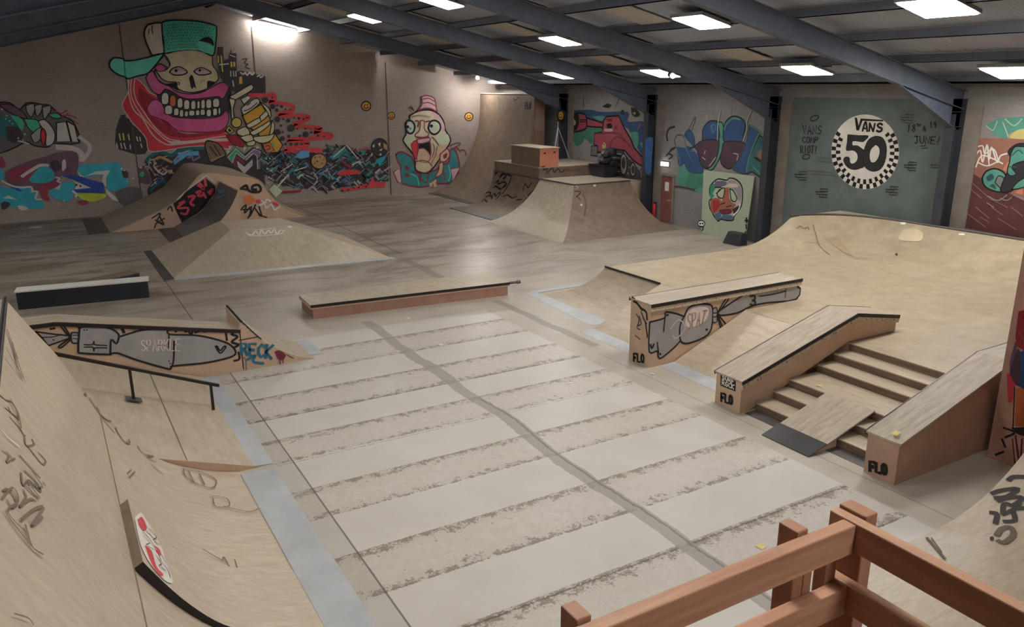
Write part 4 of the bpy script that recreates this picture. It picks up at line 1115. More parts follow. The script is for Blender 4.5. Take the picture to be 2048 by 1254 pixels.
# ---- smileys
def smiley(mp, par, x, y, r, k, rx=1.0, label=None):
    p = Paint(mp, k); p.dot('bk', x, y, r*1.28*rx, r*1.28); p.dot('yl', x, y, r*rx, r)
    p.dot('bk', x-.3*r*rx, y-.25*r, r*.14*rx, r*.2, 8); p.dot('bk', x+.3*r*rx, y-.25*r, r*.14*rx, r*.2, 8)
    p.line('bk', [(x-.55*r*rx, y+.15*r), (x-.25*r*rx, y+.5*r), (x+.25*r*rx, y+.5*r), (x+.55*r*rx, y+.15*r)], r*.16)
    p.done(par, 'mural', label or 'yellow smiley painted on the wall')
smiley(planeY(YB), wall_back, 732, 212, 8.2, KB); smiley(planeY(YB), wall_back, 782.5, 231.5, 6.2, KB); smiley(planeY(YB), wall_back, 937.6, 233.4, 7.2, KB)
# ---- left graffiti
p = Paint(planeY(YB), KB*1.25)
p.run('''
@ 0 190 .1914
S dg bk 1.8 -40 80 100 80 200 150 270 90 340 80 440 100 520 110 620 200 720 250 780 310 830 500 560 505 500 545 360 530 270 490 130 560 -40 570
S pud bk 1.4 -20 100 110 100 240 180 280 250 130 200
s gn 110 210 200 230 250 300 230 370 170 300
s ted 0 220 120 240 200 350 100 430 0 420
s dk 60 330 180 330 240 420 200 500 80 470
S gr bk 1.4 270 110 340 90 370 130 330 230 280 180
S gr bk 1.4 360 110 440 100 430 180 380 220
S gr bk 1.4 440 130 520 110 530 170 460 250
S gn bk 1.2 500 200 600 190 640 240 560 240
S lg bk 1.4 390 280 470 260 570 380 560 500 480 530 480 400 440 340
S gn bk 1.2 250 250 380 260 420 330 380 400 300 350
S gr bk 1.2 320 420 420 340 430 450 360 500
P lg bk 1.6 590 290 690 280 740 485 590 490
P lg bk 1.6 695 270 780 320 822 490 750 490
S rd bk 1.4 430 370 460 355 482 430 455 530 425 450
d white 10 20 150 8 70 215 8 100 270 7 60 250 8 130 300 9 190 450 9 260 410 8 240 470
l lg 2 190 480 240 490 300 510
l mar 1.6 560 160 640 190 700 160
l mar 1.6 640 220 720 210 800 240
l mar 1.4 700 190 740 250 820 300
l smoke 7 600 545 760 560 850 610 850 680
l smoke 5 830 440 930 520 930 590 860 680
s pud 60 800 150 750 300 690 480 640 600 600 800 600 800 840 640 840 600 950 420 1000 200 960 60 900
s mar 20 640 0 660 0 760 60 740
s dk 520 700 600 680 640 760 560 800
s mar 100 790 260 740 400 760 300 870 120 900
s lav 650 690 680 670 690 760 650 790
l lg 2 580 860 620 870 600 900 630 910
p te -20 750 30 770 40 880 -20 900
s te 310 870 400 770 480 745 560 800 560 880 470 920 330 910
l white 4 230 850 320 790 420 735 500 735
s te -20 940 130 975 300 950 330 1000 390 1040 380 1090 440 1100 440 1190 200 1175 -20 1130
p bld 10 900 80 910 240 1000 200 1010
l white 2.6 20 900 130 950 230 965 320 960 340 1000
l white 2.4 330 1010 390 1010 370 1080 430 1090
p white 30 1080 90 1050 180 1095 130 1085
s dk 10 1130 60 1110 110 1140 60 1190 20 1190
s lg 180 1160 240 1155 300 1190 220 1205
s mar 400 950 560 900 620 950 500 1010 520 1100 440 1080
s te 500 1000 620 950 700 900 780 940 740 1100 600 1090 540 1050
p white 570 975 640 930 620 990
s te 810 770 860 720 980 725 1100 710 1250 710 1300 830 1345 930 1200 1000 1120 980 1100 850 900 855 850 840
p white 880 850 1000 800 1150 785 1110 860 1112 970 1060 900 1080 830 980 830
p white 800 780 830 850 900 860 850 835
p bld 640 840 800 840 1080 920 1092 1025 760 1015 740 990 940 970 800 900
p white 740 880 950 970 780 985 800 930
d bk 10 800 940 10 840 950
s lm 800 1030 1090 1030 1085 1080 940 1115 830 1075
p white 1100 970 1200 1060 1290 1122 1180 1100 1110 1030
l white 3 760 1000 800 1040 790 1060
s mar 800 1105 900 1100 920 1130 850 1150
s dg 1200 1010 1340 960 1470 980 1470 1100 1300 1160 1220 1080
d white 10 1270 770 9 1300 790 8 1330 900 9 1390 870 9 670 1105 8 605 1135
s dk 1270 790 1330 800 1340 860 1290 860
d gn 12 1490 810
''')
p.done(wall_back, 'mural', 'teal, blue and grey graffiti pieces at the left end of the wall')
XW = XR-.001
# ---- bay paint behind the checkered circle
p = Paint(planeX(XW), KR*.95)
def yz(*v): 
    out = []
    for y, z in zip(v[::2], v[1::2]):
        q = Vector((XW, y, z))-CAM; d = q.dot(FW); out.append((1024+F*q.dot(RT)/d, 627-F*q.dot(UP)/d))
    return out
p.eps = .003
p.poly('van', yz(13.68, 0, 19.12, 0, 19.12, 5.1, 13.68, 5.1))
p.o = (1640, 215, .1395)
CXp, CYp, RXp, RYp = 649, 636, 486, 536
def ell(a, k): return p.T(CXp+RXp*k*math.sin(a)+18*math.cos(a)*0, CYp-RYp*k*math.cos(a))
p.poly('wh', [ell(2*math.pi*i/48, 1.0) for i in range(48)])
p.layer += 1
nq = 40
for i in range(nq):
    a0 = math.radians(52)+(2*math.pi-math.radians(108))*i/nq; a1 = math.radians(52)+(2*math.pi-math.radians(108))*(i+1)/nq
    k0, k1 = ((.865, .995) if i % 2 else (.735, .865))
    p.poly('bk', [ell(a0, k0), ell(a1, k0), ell(a1, k1), ell(a0, k1)], False)
p.run('''
S dk bk 1 400 390 560 402 695 408 640 475 600 490 475 478 468 545 540 550 620 605 650 640 640 830 580 870 500 890 420 870 360 810 340 750 360 715 400 710 425 730 430 790 470 810 520 780 545 720 530 650 470 610 380 612 392 500
S dk bk 1 800 410 890 430 945 520 955 640 930 780 870 880 780 915 690 890 630 820 620 700 650 560 710 450
S wh bk 1 800 530 850 570 860 650 830 740 780 790 730 780 710 700 730 600
p bk 500 142 532 148 556 262 586 158 908 178 906 200 612 190 558 332 522 326
l bk 2.8 612 335 645 222 664 222 680 342
l bk 2.4 632 300 672 300
l bk 2.8 708 340 716 226
l bk 2.8 716 226 764 342
l bk 2.8 766 342 790 232
l bk 3 896 246 862 230 828 252 850 284 888 300 880 334 846 346 816 332
@ 1580 210 .1754
L ink 2 240 150 270 125 320 120 325 145 290 175 245 178
L ink 2 145 590 180 565 225 575 215 610 160 615
''')
T_ = p.T
p.text('dk', 1.7, 'VANS', [T_(140, 225), T_(375, 240), T_(365, 330), T_(145, 330)])
p.text('dk', 1.8, 'COMP', [T_(140, 362), T_(335, 370), T_(325, 430), T_(140, 430)])
p.text('dk', 1.8, 'RIOT!', [T_(118, 465), T_(325, 470), T_(315, 550), T_(120, 550)])
p.text('dk', 1.5, '18', [T_(1335, 215), T_(1450, 220), T_(1445, 305), T_(1325, 300)])
p.text('dk', 1.0, 'TH', [T_(1445, 215), T_(1495, 215), T_(1495, 245), T_(1445, 245)])
p.text('dk', 1.3, '&', [T_(1510, 235), T_(1570, 240), T_(1565, 300), T_(1505, 295)])
p.text('dk', 1.4, '19', [T_(1590, 190), T_(1680, 190), T_(1675, 260), T_(1590, 260)])
p.text('dk', 1.5, 'JUNE!', [T_(1410, 355), T_(1745, 365), T_(1720, 445), T_(1420, 440)])
p.line('dk', [T_(1490, 470), T_(1550, 465)], 1.2); p.line('dk', [T_(1510, 495), T_(1575, 490)], 1.2)
for bx, by, c in ((60, 790, 'dk'), (300, 985, 'dk'), (1100, 960, 'dk'), (1310, 680, 'dk'), (1615, 680, 'dk'), (1270, 140, 'dg')):
    for dx, dy in ((0, 0), (50, -32), (40, 32))[:1 if bx == 1615 else 3]:
        q = [T_(bx+dx, by+dy), T_(bx+dx+90, by+dy+6), T_(bx+dx+86, by+dy+34), T_(bx+dx, by+dy+30)]; p.line(c, q, 1.0, True, False)
p.run('''
l inkl .8 330 590 470 610
l inkl .8 340 640 480 655
l inkl .8 180 740 500 770
l inkl .8 200 780 520 800
''')
p.done(wall_right, 'mural', 'round checkered emblem with the number 50 on a green painted bay')
# ---- red tank
p = Paint(planeX(XW), KR*.85); p.ds = .28
p.run('''
@ 1120 180 .1515
s bl 150 270 400 260 560 290 900 290 900 420 1130 420 1180 640 1130 900 1100 900 940 600 880 500 600 420 200 430
s gn 150 500 180 560 340 500 560 480 540 560 450 560 430 720 330 640 300 700 200 730
s tqd 420 350 560 340 600 380 530 410
s tqd 930 560 1030 560 1030 740 975 740
s tqd 1050 690 1110 700 1080 760
s dk 560 220 620 180 680 200 640 240
s dk 940 230 1010 250 1060 330 1000 360 950 320
s dk 800 280 840 260 850 330 810 320
s lg 960 300 1000 290 990 330
l inkl 1.6 780 120 740 220
l dk 1.4 310 100 315 230
l rl 1.6 1070 440 1030 520
S tank bk 2.2 170 540 160 400 230 310 340 330 355 460 330 520 210 550
S dk bk 1.6 155 440 170 340 220 310 250 360 245 450 215 520 175 510
s yd 172 440 190 385 212 430 195 470
l bk 1.4 270 395 350 395
l bk 1.4 270 420 350 420
P tank bk 2 360 370 560 430 640 440 665 490 560 495 360 480
P tank bk 2.4 580 400 620 350 780 340 850 500 940 650 980 760 1120 920 1110 1020 970 930 860 800 660 770 670 820 500 820 500 740 450 720 460 570 560 560 570 480
l tankd 2 470 580 760 570 860 660 960 790
l tankd 2 650 770 700 660 780 620 860 680
l bk 1.2 620 390 690 385
l bk 1.2 630 410 690 405
s tankd 720 480 760 470 760 510 730 520
s bk 620 450 680 440 690 500 630 500
s pkp 590 515 690 510 690 545 600 545
s yd 560 730 590 690 612 730 600 775 570 770
l bk .8 575 720 600 720
P gr bk 1.4 420 740 500 740 495 870 410 860
P dg bk 1.4 690 780 850 800 820 1130 690 1120
l lg 1.3 700 830 830 850
l lg 1.3 700 890 820 900
l bk 1.3 700 860 830 872
l bk 1.3 700 930 815 940
l lg 1.3 700 980 810 990
l bk 1.3 700 1020 810 1030
l lg 1.3 700 1070 815 1075
s dg 820 850 920 900 1000 1000 1120 1150 1000 1170 820 1150
e lg bk 1.8 845 980 45 140
e dg bk 1.2 848 960 22 70
e lg bk 1.8 970 1050 34 92
e dg bk 1.2 972 1050 16 46
e lg bk 1.6 1092 1105 28 70
e dg bk 1 1094 1105 12 34
d lg 10 925 910 10 925 1020 10 905 1100
''')
p.done(wall_right, 'mural', 'red cartoon tank with a smiling gun muzzle, painted on the side wall')
# ---- blue letters
p = Paint(planeX(XW), KR*1.05); p.ds = .28
p.run('''
@ 1330 220 .1276
l dk 3 150 265 70 290 30 380 40 480
l dk 2.4 20 720 90 640 150 600
l dk 2.4 50 680 120 720 60 770
l dk 2.4 90 620 170 580
s tqd 230 900 330 830 350 950 600 1000 640 1280 300 1240 200 1150
s gn 380 980 580 1000 580 1200 330 1230
S bl ted 1.6 150 480 190 400 290 410 330 560 390 600 440 560 310 400 380 310 450 400 470 560 400 610 500 680 590 880 580 990 380 960 300 830 230 880 190 640
l sk 1.2 170 560 230 780 240 880
l sk 1.2 300 440 340 620 420 800
l sk 1.2 400 640 480 660 560 820
l ted 1.4 380 300 470 120 480 160 420 320
S tqd dk 1.6 830 200 910 210 935 500 880 700 760 920 680 925 830 700 850 480
S bl dk 2 590 490 600 300 680 190 760 170 830 200 842 490
S pud dk 1.6 460 580 590 480 840 480 830 690 760 850 650 920 560 830 510 640
S bl dk 2 920 300 960 180 1060 100 1180 120 1260 210 1230 420 1190 510 940 510
S pud dk 1.8 900 620 940 500 1200 500 1260 560 1210 720 1100 870 1000 920 900 860 870 740
l tqd 2.6 935 300 980 200 1080 130 1180 150
l sk 1.2 720 240 760 300 740 370
L sk 1.2 720 250 780 230 800 300 750 350
l mar 2 640 680 760 540 830 560
l mar 2 660 690 800 690
l mar 2 1060 680 1150 560 1230 540
l mar 2 980 640 1040 760
l pkp 1.3 1080 680 1150 700 1130 790
l pkp 1.3 640 640 620 690
l pkp 1.3 590 740 640 780
l pkp 1.3 700 880 800 740
S bl ted 1.6 1330 230 1490 340 1440 480 1300 780 1270 990 1180 980 1060 910 1200 740 1280 500
S tea dk 1.8 1490 400 1640 520 1610 720 1560 800 1400 740 1600 900 1580 1110 1380 970 1280 1000 1310 790 1450 480
s brl 1480 640 1540 620 1580 700 1530 790 1450 720
l tqd 1.6 1340 240 1480 330 1640 500
l tqd 1.6 1480 360 1320 760 1280 980
l tqd 1.6 1380 880 1580 1080
l bl 3 1500 480 1600 580
l lg 1.6 665 70 660 160
l lg 2 880 20 840 200 830 470
l lg 1.4 1040 0 1035 90
l lg 2.2 1350 40 1290 180 1290 300 1230 490
l mar 2 110 1190 300 1210 470 1250
''')
p.done(wall_right, 'mural', 'blue and purple balloon letters painted on the side wall')
# ---- right mural
p = Paint(planeX(XW), KR); p.ds = .28
p.run('''
@ 1890 200 .2232
s tqd 360 230 470 170 700 150 800 160 800 300 590 290 570 340 480 330
l pgr 1.6 370 230 430 270 470 190
l pgr 1.6 520 200 570 330
l pgr 1.6 540 170 620 230 690 170
p ora 225 650 310 340 800 350 800 900 560 830 230 690
p maro 150 1140 222 640 420 760 708 900 800 940 800 1260
p or_ 520 620 560 560 600 540 640 700
p or_ 630 830 700 770 700 850
s yd 590 310 640 275 708 258 800 270 800 345 600 345
S tqd bk 2.2 335 700 370 640 450 615 530 650 565 730 540 800 490 825 400 800 350 760
S gr bk 1.4 450 740 480 680 530 700 545 770 510 795
s ted 370 690 420 660 440 700 390 730
s ted 400 770 440 750 460 800
S dk bk 2 560 650 590 520 570 460 640 400 720 390 800 400 800 700 700 700 620 800 540 830 500 800
S tqd bk 1.6 590 490 630 420 720 420 800 430 800 520 660 560 600 600 640 660 590 680 560 640 580 560
S tqd bk 1.6 600 800 660 730 800 660 800 740 680 790
l ted 1.6 600 500 660 450 700 480
l ted 1.6 580 600 640 600
l wh 2 260 520 320 450 340 560 380 400 400 540 420 420 470 560 500 500 560 480
l wh 1.8 280 600 330 500 420 520 520 570
l wh 1.8 270 430 340 410 360 480 440 440 480 540
l wh 1.6 300 560 380 590 460 560
l wh 1.6 380 400 400 590
l scr 1.3 220 720 300 790 390 870
l scr 1.3 225 790 330 880
l scr 1.3 280 960 400 1060
l scr 1.3 320 1050 400 1095
l scr 1.3 180 1000 370 1140
l scr 1.3 400 880 560 960
l scr 1.3 420 960 520 1030
l scr 1.3 600 960 700 1040
l scr 1.3 480 1060 640 1160
l lav 1.2 390 860 480 900 560 850
l lav 1.2 500 880 560 900 600 870
l lav 1.2 380 920 440 960
''')
p.done(wall_right, 'mural', 'orange and maroon painted bay with turquoise wheels')
# ---- blue blob and smiley on the frame columns
p = Paint(planeX(XR-.475), KR*1.2); p.run('@ 1120 180 .1515\ns bl 1130 640 1200 620 1230 660 1215 900 1200 1100 1140 1100 1120 900\n')
q = bpy.data.objects['trim_5']; p.done(q, 'mural', 'blue paint over the steel column')
smiley(planeX(XR-.475), bpy.data.objects['trim_6'], 1122, 231, 8.5, KR, .6, 'yellow smiley painted on the steel column')
# ---- door, light, extinguisher
def wallquad(x0, y0, x1, y1):
    a, b = atx(x0, y0, XR), atx(x1, y1, XR); return max(a.y, b.y), min(a.y, b.y), min(a.z, b.z), max(a.z, b.z)
dy1, dy0 = atx(1323, 400, XR).y, atx(1346, 400, XR).y; dz = atx(1334, 352, XR).z
d_ = bpy.data.objects.new('door_1', None); C.objects.link(d_); d_['kind'] = 'structure'; d_.location = (XR, dy0, 0); d_.matrix_world = Matrix.Translation((XR, dy0, 0))
slab('door_leaf', (XR-.05, dy0, .01), (XR-.004, dy1, dz), plain('brown_door', lin((128, 84, 74)), .6), d_)
m = MB(); m.box((XR-.08, dy1, 0), (XR-.004, dy1+.09, dz+.09)); m.box((XR-.08, dy0-.09, 0), (XR-.004, dy0, dz+.09)); m.box((XR-.08, dy0, dz), (XR-.004, dy1, dz+.09)); m.build('door_frame', M['grey_block'], d_)
m = MB(); m.tube([(XR-.05, dy0+.1, .95), (XR-.1, dy0+.1, .95), (XR-.1, dy0+.22, .95)], .012, 6); m.build('door_handle', M['steel'], d_)
yy = (dy0+dy1)/2; pz = atx(1336, 372, XR).z; slab('notice', (XR-.056, yy-.12, pz-.2), (XR-.051, yy+.12, pz+.16), M['white'], d_)
A = atx(1332, 328, XR)
e = thing('emergency_light', 'lit white emergency light above the brown door', 'light', (XR, A.y, A.z))
slab('housing', (XR-.06, A.y-.24, A.z-.09), (XR, A.y+.24, A.z+.09), M['housing'], e); slab('diffuser', (XR-.10, A.y-.21, A.z-.07), (XR-.061, A.y+.21, A.z+.07), M['lamp_small'], e)
A = atx(1313, 426, XR)
e = thing('fire_extinguisher', 'red fire extinguisher on the wall beside the brown door', 'fire extinguisher', (XR-.12, A.y, A.z))
red = plain('extinguisher_red', lin((190, 40, 48)), .35, .5)
m = MB(); ex, ey = XR-.13, A.y
m.tube([(ex, ey, A.z-.12), (ex, ey, A.z-.1), (ex, ey, A.z+.32), (ex, ey, A.z+.38), (ex, ey, A.z+.42)], [.06, .09, .09, .06, .03], 14); m.build('cylinder', red, e, smooth=True)
m = MB(); m.box((ex-.03, ey-.09, A.z+.42), (ex+.03, ey+.05, A.z+.47)); m.build('valve', M['black'], e)
m = MB(); m.tube([(ex, ey-.06, A.z+.44), (ex-.03, ey-.14, A.z+.36), (ex-.02, ey-.12, A.z+.1), (ex, ey-.11, A.z-.02)], .015, 6); m.build('hose', M['black'], e)
slab('bracket', (ex+.06, ey-.05, A.z+.05), (XR-.001, ey+.05, A.z+.12), M['steel_dark'], e)
A = atx(1312, 381, XR); tag(slab('wall_sign', (XR-.012, A.y-.14, A.z-.2), (XR-.001, A.y+.14, A.z+.2), M['white']), 'small white sign on the wall above the fire extinguisher', 'sign')
# ---- pale green board with a painted head, leaning on the wall
BL, BR = atz(1394.5, 467, .005), atz(1497, 484, .005)
bx = (BL.x+BR.x)/2; BL.x = BR.x = min(bx, XR-.15)
top = atx(1458, 346, XR-.05).z
TL, TR = atx(1407, 341, XR-.06), atx(1509, 351, XR-.06); TL.z = TR.z = (TL.z+TR.z)/2
r = thing('painted_board', 'pale green board with a painted multicoloured head leaning on the wall', 'board', (BL.x, BL.y, 0))
nb = (BR-BL).cross(TL-BL).normalized()
if nb.x > 0: nb = -nb
m = MB(); m.hexa([BL, BR, TR, TL, BL-nb*.03, BR-nb*.03, TR-nb*.03, TL-nb*.03]); bd = m.build('panel', plain('pale_green_paint', lin((158, 168, 146)), .7, .2, 0, .05), r)
def planeG(P0, N): return lambda x, y: ((CAM+ray(x, y)*((P0-CAM).dot(N)/ray(x, y).dot(N))), N)
p = Paint(planeG(BL, nb), KR, .002)
p.run('''
@ 1380 330 .1356
S pgr bk 2 360 240 420 205 540 225 580 195 660 205 740 270 775 370 770 540 740 640 650 760 640 810 560 820 450 800 420 830 360 760 330 700 290 620 285 530 320 490 290 420 300 310
s gn 300 310 350 270 380 330 340 420 360 460 300 480
s pu 370 240 520 240 540 290 440 330 370 320
s lav 560 230 640 220 720 280 760 380 750 520 700 510 690 420 620 350 560 320
s pal 570 270 700 280 700 330 560 320
s ora 510 340 575 340 580 480 640 570 700 560 640 640 600 720 420 690 340 720 300 600 320 500 430 490 470 530
s rd 330 520 400 510 440 560 420 640 350 700
s mar 430 660 600 650 600 720 470 730
S pgr bk 1.6 430 370 510 340 490 480 430 480 400 430
S pgr bk 1.6 590 350 640 380 690 480 670 540 610 510
s spray 370 720 440 690 460 760 420 820 370 780
s spray 480 740 610 740 640 790 560 810 460 790
s dk 630 650 720 600 740 620 650 720
s pkp 670 570 710 550 740 570 700 600
l bk 1.4 450 580 520 560
l bk 1.4 540 620 610 600
l white 2 740 580 720 660 650 740
l bk 1.6 370 330 470 340 390 420
e white bk 1.4 170 865 50 45
d bk 14 155 865 14 190 865
l bk 1.6 140 900 200 920 180 970
l bk 2.4 835 780 838 850
l bk 2.4 815 820 858 820
l bk 2.4 832 880 835 940
l bk 2 830 980 815 1010
''')
p.done(r, 'artwork')
P = atz(1472, 492, 0)
r = thing('speaker_wedge', 'black wedge shaped speaker on the floor before the pale green board', 'speaker', (P.x, P.y, 0))
wy0, wy1 = atz(1490, 491, 0).y, atz(1458, 484, 0).y
m = MB(); yA, yB = min(wy0, wy1), max(wy0, wy1); xA = P.x
m.hexa([(xA, yA, 0), (xA+.45, yA, 0), (xA+.45, yB, 0), (xA, yB, 0), (xA+.18, yA+.06, .42), (xA+.45, yA+.06, .42), (xA+.45, yB-.06, .42), (xA+.18, yB-.06, .42)]); m.build('cabinet', M['black'], r, bevel=.02)
m = MB(); m.hexa([(xA-.006, yA+.06, .03), (xA-.001, yA+.06, .03), (xA-.001, yB-.06, .03), (xA-.006, yB-.06, .03), (xA+.156, yA+.1, .38), (xA+.16, yA+.1, .38), (xA+.16, yB-.1, .38), (xA+.156, yB-.1, .38)]); m.build('grille', M['steel_black'], r)
# ---- black equipment bin on the hip deck
P0, P1 = atz(1176, 352, 1.605), atz(1223, 355, 1.605)
r = thing('equipment_case', 'black bin heaped with dark gear on the hip ramp deck', 'case', (P0.x, P0.y, 1.605))
bx0, by0 = 19.5, 26.95; 
r.location = (21.25, 28.35, 1.605); r.matrix_world = Matrix.Translation((21.25, 28.35, 1.605))
m = MB(); m.hexa([(21.27, 28.38, 1.61), (21.93, 28.38, 1.61), (21.93, 29.33, 1.61), (21.27, 29.33, 1.61), (21.22, 28.32, 2.08), (21.98, 28.32, 2.08), (21.98, 29.4, 2.08), (21.22, 29.4, 2.08)]); m.build('bin', M['black'], r, bevel=.02)
m = MB(); m.hexa([(21.18, 28.28, 2.082), (22.0, 28.28, 2.082), (22.0, 29.44, 2.082), (21.18, 29.44, 2.082), (21.18, 28.28, 2.14), (22.0, 28.28, 2.14), (22.0, 29.44, 2.14), (21.18, 29.44, 2.14)]); m.build('rim', M['steel_black'], r, bevel=.015)
rg = random.Random(5)
for i in range(9):
    s_ = rg.uniform(.16, .27); pt = Vector((rg.uniform(21.4, 21.75), rg.uniform(28.5, 29.25), 2.2+s_*.5+(.34 if i > 3 else 0)))
    bm = bmesh.new(); bmesh.ops.create_icosphere(bm, subdivisions=2, radius=s_)
    for vv in bm.verts: vv.co += Vector((rg.uniform(-1, 1), rg.uniform(-1, 1), rg.uniform(-1, 1)))*s_*.16; vv.co.z *= .8; vv.co += pt
    me = bpy.data.meshes.new('gear'); bm.to_mesh(me); bm.free(); link('gear', me, M['black'] if i % 4 else M['steel_dark'], r)
# ---- lighting stand leaning behind the pink box
r = thing('tripod_stand', 'thin silver tripod stand behind the salmon box', 'stand', (20.4, 31.6, 2.075))
tp = atx(1116, 243, 20.9); ft = [(20.9-.55, tp.y-.5), (20.9+.5, tp.y-.35), (20.9, tp.y+.55)]
m = MB(); m.tube([(20.9, tp.y, 2.3), (20.9, tp.y, tp.z)], .022, 8); m.build('pole', M['housing'], r)
for fx, fy in ft:
    m = MB(); m.tube([(20.9, tp.y, tp.z-.25), (fx, fy, 2.085)], .018, 6); m.build('leg', M['housing'], r)
# ---- small round spots and the tube at the ridge
def spot(px, py, lab_, Y, fl=False):
    A = aty(px, py, Y)
    r = thing('spot_light', lab_, 'spot light', A)
    m = MB(); m.tube([A+Vector((0, .02, .02)), A+Vector((0, .16, .06))], [.10, .07], 10); m.build('can', M['frame'], r)
    bm = bmesh.new(); bmesh.ops.create_icosphere(bm, subdivisions=2, radius=.075); [setattr(v, 'co', v.co+A+Vector((0, -.02, 0))) for v in bm.verts]; me = bpy.data.meshes.new('bulb'); bm.to_mesh(me); bm.free()
    o = link('bulb', me, M['flood'] if fl else M['lamp_small'], r)
    m = MB(); m.bar(A+Vector((0, .12, .05)), Vector((A.x, A.y+.12, rz(A.x)+.3)), .03, .03); m.build('bracket', M['frame'], r)
spot(727, 33, 'small round lamp under the rafter above the yellow smiley', 31.9, True)
spot(771, 98, 'small round lamp at the top of the wall left of the gaunt face', 38.4, True)
spot(955, 156, 'small round lamp at the wall top beside the vert ramp', 38.2, True)
spot(1533, 118, 'left one of two small round lamps below the roof before the checkered circle', 19.3)
spot(1548, 118, 'right one of two small round lamps below the roof before the checkered circle', 19.3)
spot(1345, 152, 'small bracket lamp on the rafter above the blue letters', 19.4)
A, B = aty(505, 34, 38.9), aty(590, 52, 38.9); A.z -= .22; B.z -= .22
r = thing('tube_light', 'lit fluorescent tube at the top of the back wall above the city mural', 'tube light', A)
m = MB(); m.bar(A+Vector((0, .08, .06)), B+Vector((0, .08, .06)), .08, .06); m.build('batten', M['housing'], r)
m = MB(); m.tube([A, B], .035, 8); m.build('tube', M['tube'], r)
# ---- paint and stickers on the ramps
def art(fn, root, src, k=KP, name='graffiti', label=None, eps=.003, extra=None):
    p = Paint(fn, k, eps); p.run(src)
    if extra: extra(p)
    return p.done(root, name, label)
rt = lambda o: o.parent
art(planeY(15.755), rt(W['hubL']), '''
@ 0 600 .1709
l bk 3 590 340 640 330
l bk 2.4 840 270 900 300 920 320
l bk 4 1250 300 1400 310 1450 380
l bk 3 2020 320 2060 370
l bk 3 2160 330 2170 370 2200 360 2240 400 2270 350 2400 370
l bk 3 2280 380 2420 340
l bk 3 2640 370 2655 470
l bk 3.4 2760 360 2710 400 2780 430 2710 490 2790 520 2750 550
l bk 3 2790 610 2800 690 2740 710
S gr bk 2.2 420 370 640 400 830 430 600 520 560 525 490 440
l bk 1.4 480 435 620 430 720 400
d bk 10 625 465
S gr bk 2 840 380 920 390 920 490 850 500 830 440
l bk 1.2 850 410 920 410
l bk 1.2 850 450 920 455
l bk 2.2 820 440 700 290 740 295 830 430
l bk 2.2 820 445 690 540 720 552 830 460
S gr bk 2.8 1390 430 1550 380 1700 345 1900 335 1962 340 1982 400 2272 410 2492 450 2672 510 2752 590 2732 650 2572 700 2352 740 2022 770 2002 795 1950 800 1600 700 1380 620 1290 615 1300 470
S gr bk 2.8 930 330 990 310 1250 320 1370 380 1390 430 1360 510 1300 460 1290 620 1280 635 960 620 915 580
l bk 1.8 985 520 1080 520 1100 480 1110 520 1250 530
l bk 1.8 985 550 1085 550 1100 600 1110 560 1250 558
d bk 9 985 350 9 1015 348 9 1975 710 9 1990 740
l bk 2.2 1975 390 1975 560
l bk 2.4 2035 480 2030 700 2002 795
l bk 2.2 2520 540 2575 620 2640 550 2620 540 2575 590 2540 540 2520 540
''', 2.1, 'graffiti', 'grey tied bundle painted with black outlines', extra=lambda p: p.text('pal', 1.6, 'SPARKLE', [p.T(1640, 470), p.T(2120, 450), p.T(2110, 590), p.T(1650, 590)]))
p = Paint(planeY(15.75), 1.3, .004); p.o = (320, 600, .1709)
p.text('blue', 4.2, 'RECK', [p.T(935, 505), p.T(1340, 530), p.T(1320, 690), p.T(945, 630)])
p.run('''
l blue 3.4 1020 700 1110 650 1090 720 1210 740
s mar 1340 600 1400 590 1470 640 1440 700 1380 690
l mar 1.4 1400 680 1405 750
l mar 1.2 1440 690 1440 740
l mar 1.2 1480 640 1560 680
l inkl 1.4 960 670 1000 690 1010 820
l ink 1.2 920 470 1140 430
l pal 1.6 920 330 1000 300 960 360 1040 350
''')
p.done(rt(W['reck']), 'lettering', 'blue tag on the side')
art(planeY(11.72), rh1, '''
@ 1220 530 .1954
S gr bk 2.6 1100 480 1350 315 1430 275 1900 205 1905 350 1620 385 1450 420 1300 490 1130 515
l bk 1.8 1530 320 1660 300 1800 265
l bk 1.6 1800 240 1790 330
S gr bk 2.6 405 585 560 540 570 480 740 520 790 600 715 780 540 940 495 945 480 880 398 885
S gr bk 2.8 760 520 800 440 880 405 1000 400 1050 450 1035 650 960 740 800 800 720 775 715 620
s pal 780 500 860 430 980 430 1010 480 960 580 820 640 770 600
l lav 1.8 620 650 700 560 770 640 680 750 640 720
S gr bk 1.8 1050 450 1090 440 1092 570 1050 580
l bk 1.4 1050 490 1092 490
l bk 1.4 1050 530 1092 530
l bk 2.4 1100 480 1180 350 1210 350 1110 480
l bk 2.4 1090 510 1130 640 1150 640 1100 520
l bk 2.4 1110 515 1180 600
l bk 2 560 540 545 680
l bk 2 480 790 495 900
d bk 12 585 510 12 985 660 12 510 910
l bk 3 410 815 425 850 445 810
l bk 2.6 1430 320 1475 315 1480 350 1450 360 1485 375 1470 410 1430 400
''', 2.0, 'graffiti', 'grey dagger and number 3 painted with black outlines', extra=lambda p: p.text('inkl', 1.8, 'SPAT', [p.T(780, 500), p.T(1000, 460), p.T(960, 600), p.T(790, 660)]))
def flo(plane, root, quad, w, k=1.2, s='FLO'):
    p = Paint(plane, k, .003); p.text('bk', w, s, quad); p.done(root, 'lettering', 'black lettering')
flo(planeX(10.035), rh1, [(1267, 707), (1289, 710), (1289, 725), (1267, 722)], 3.6)
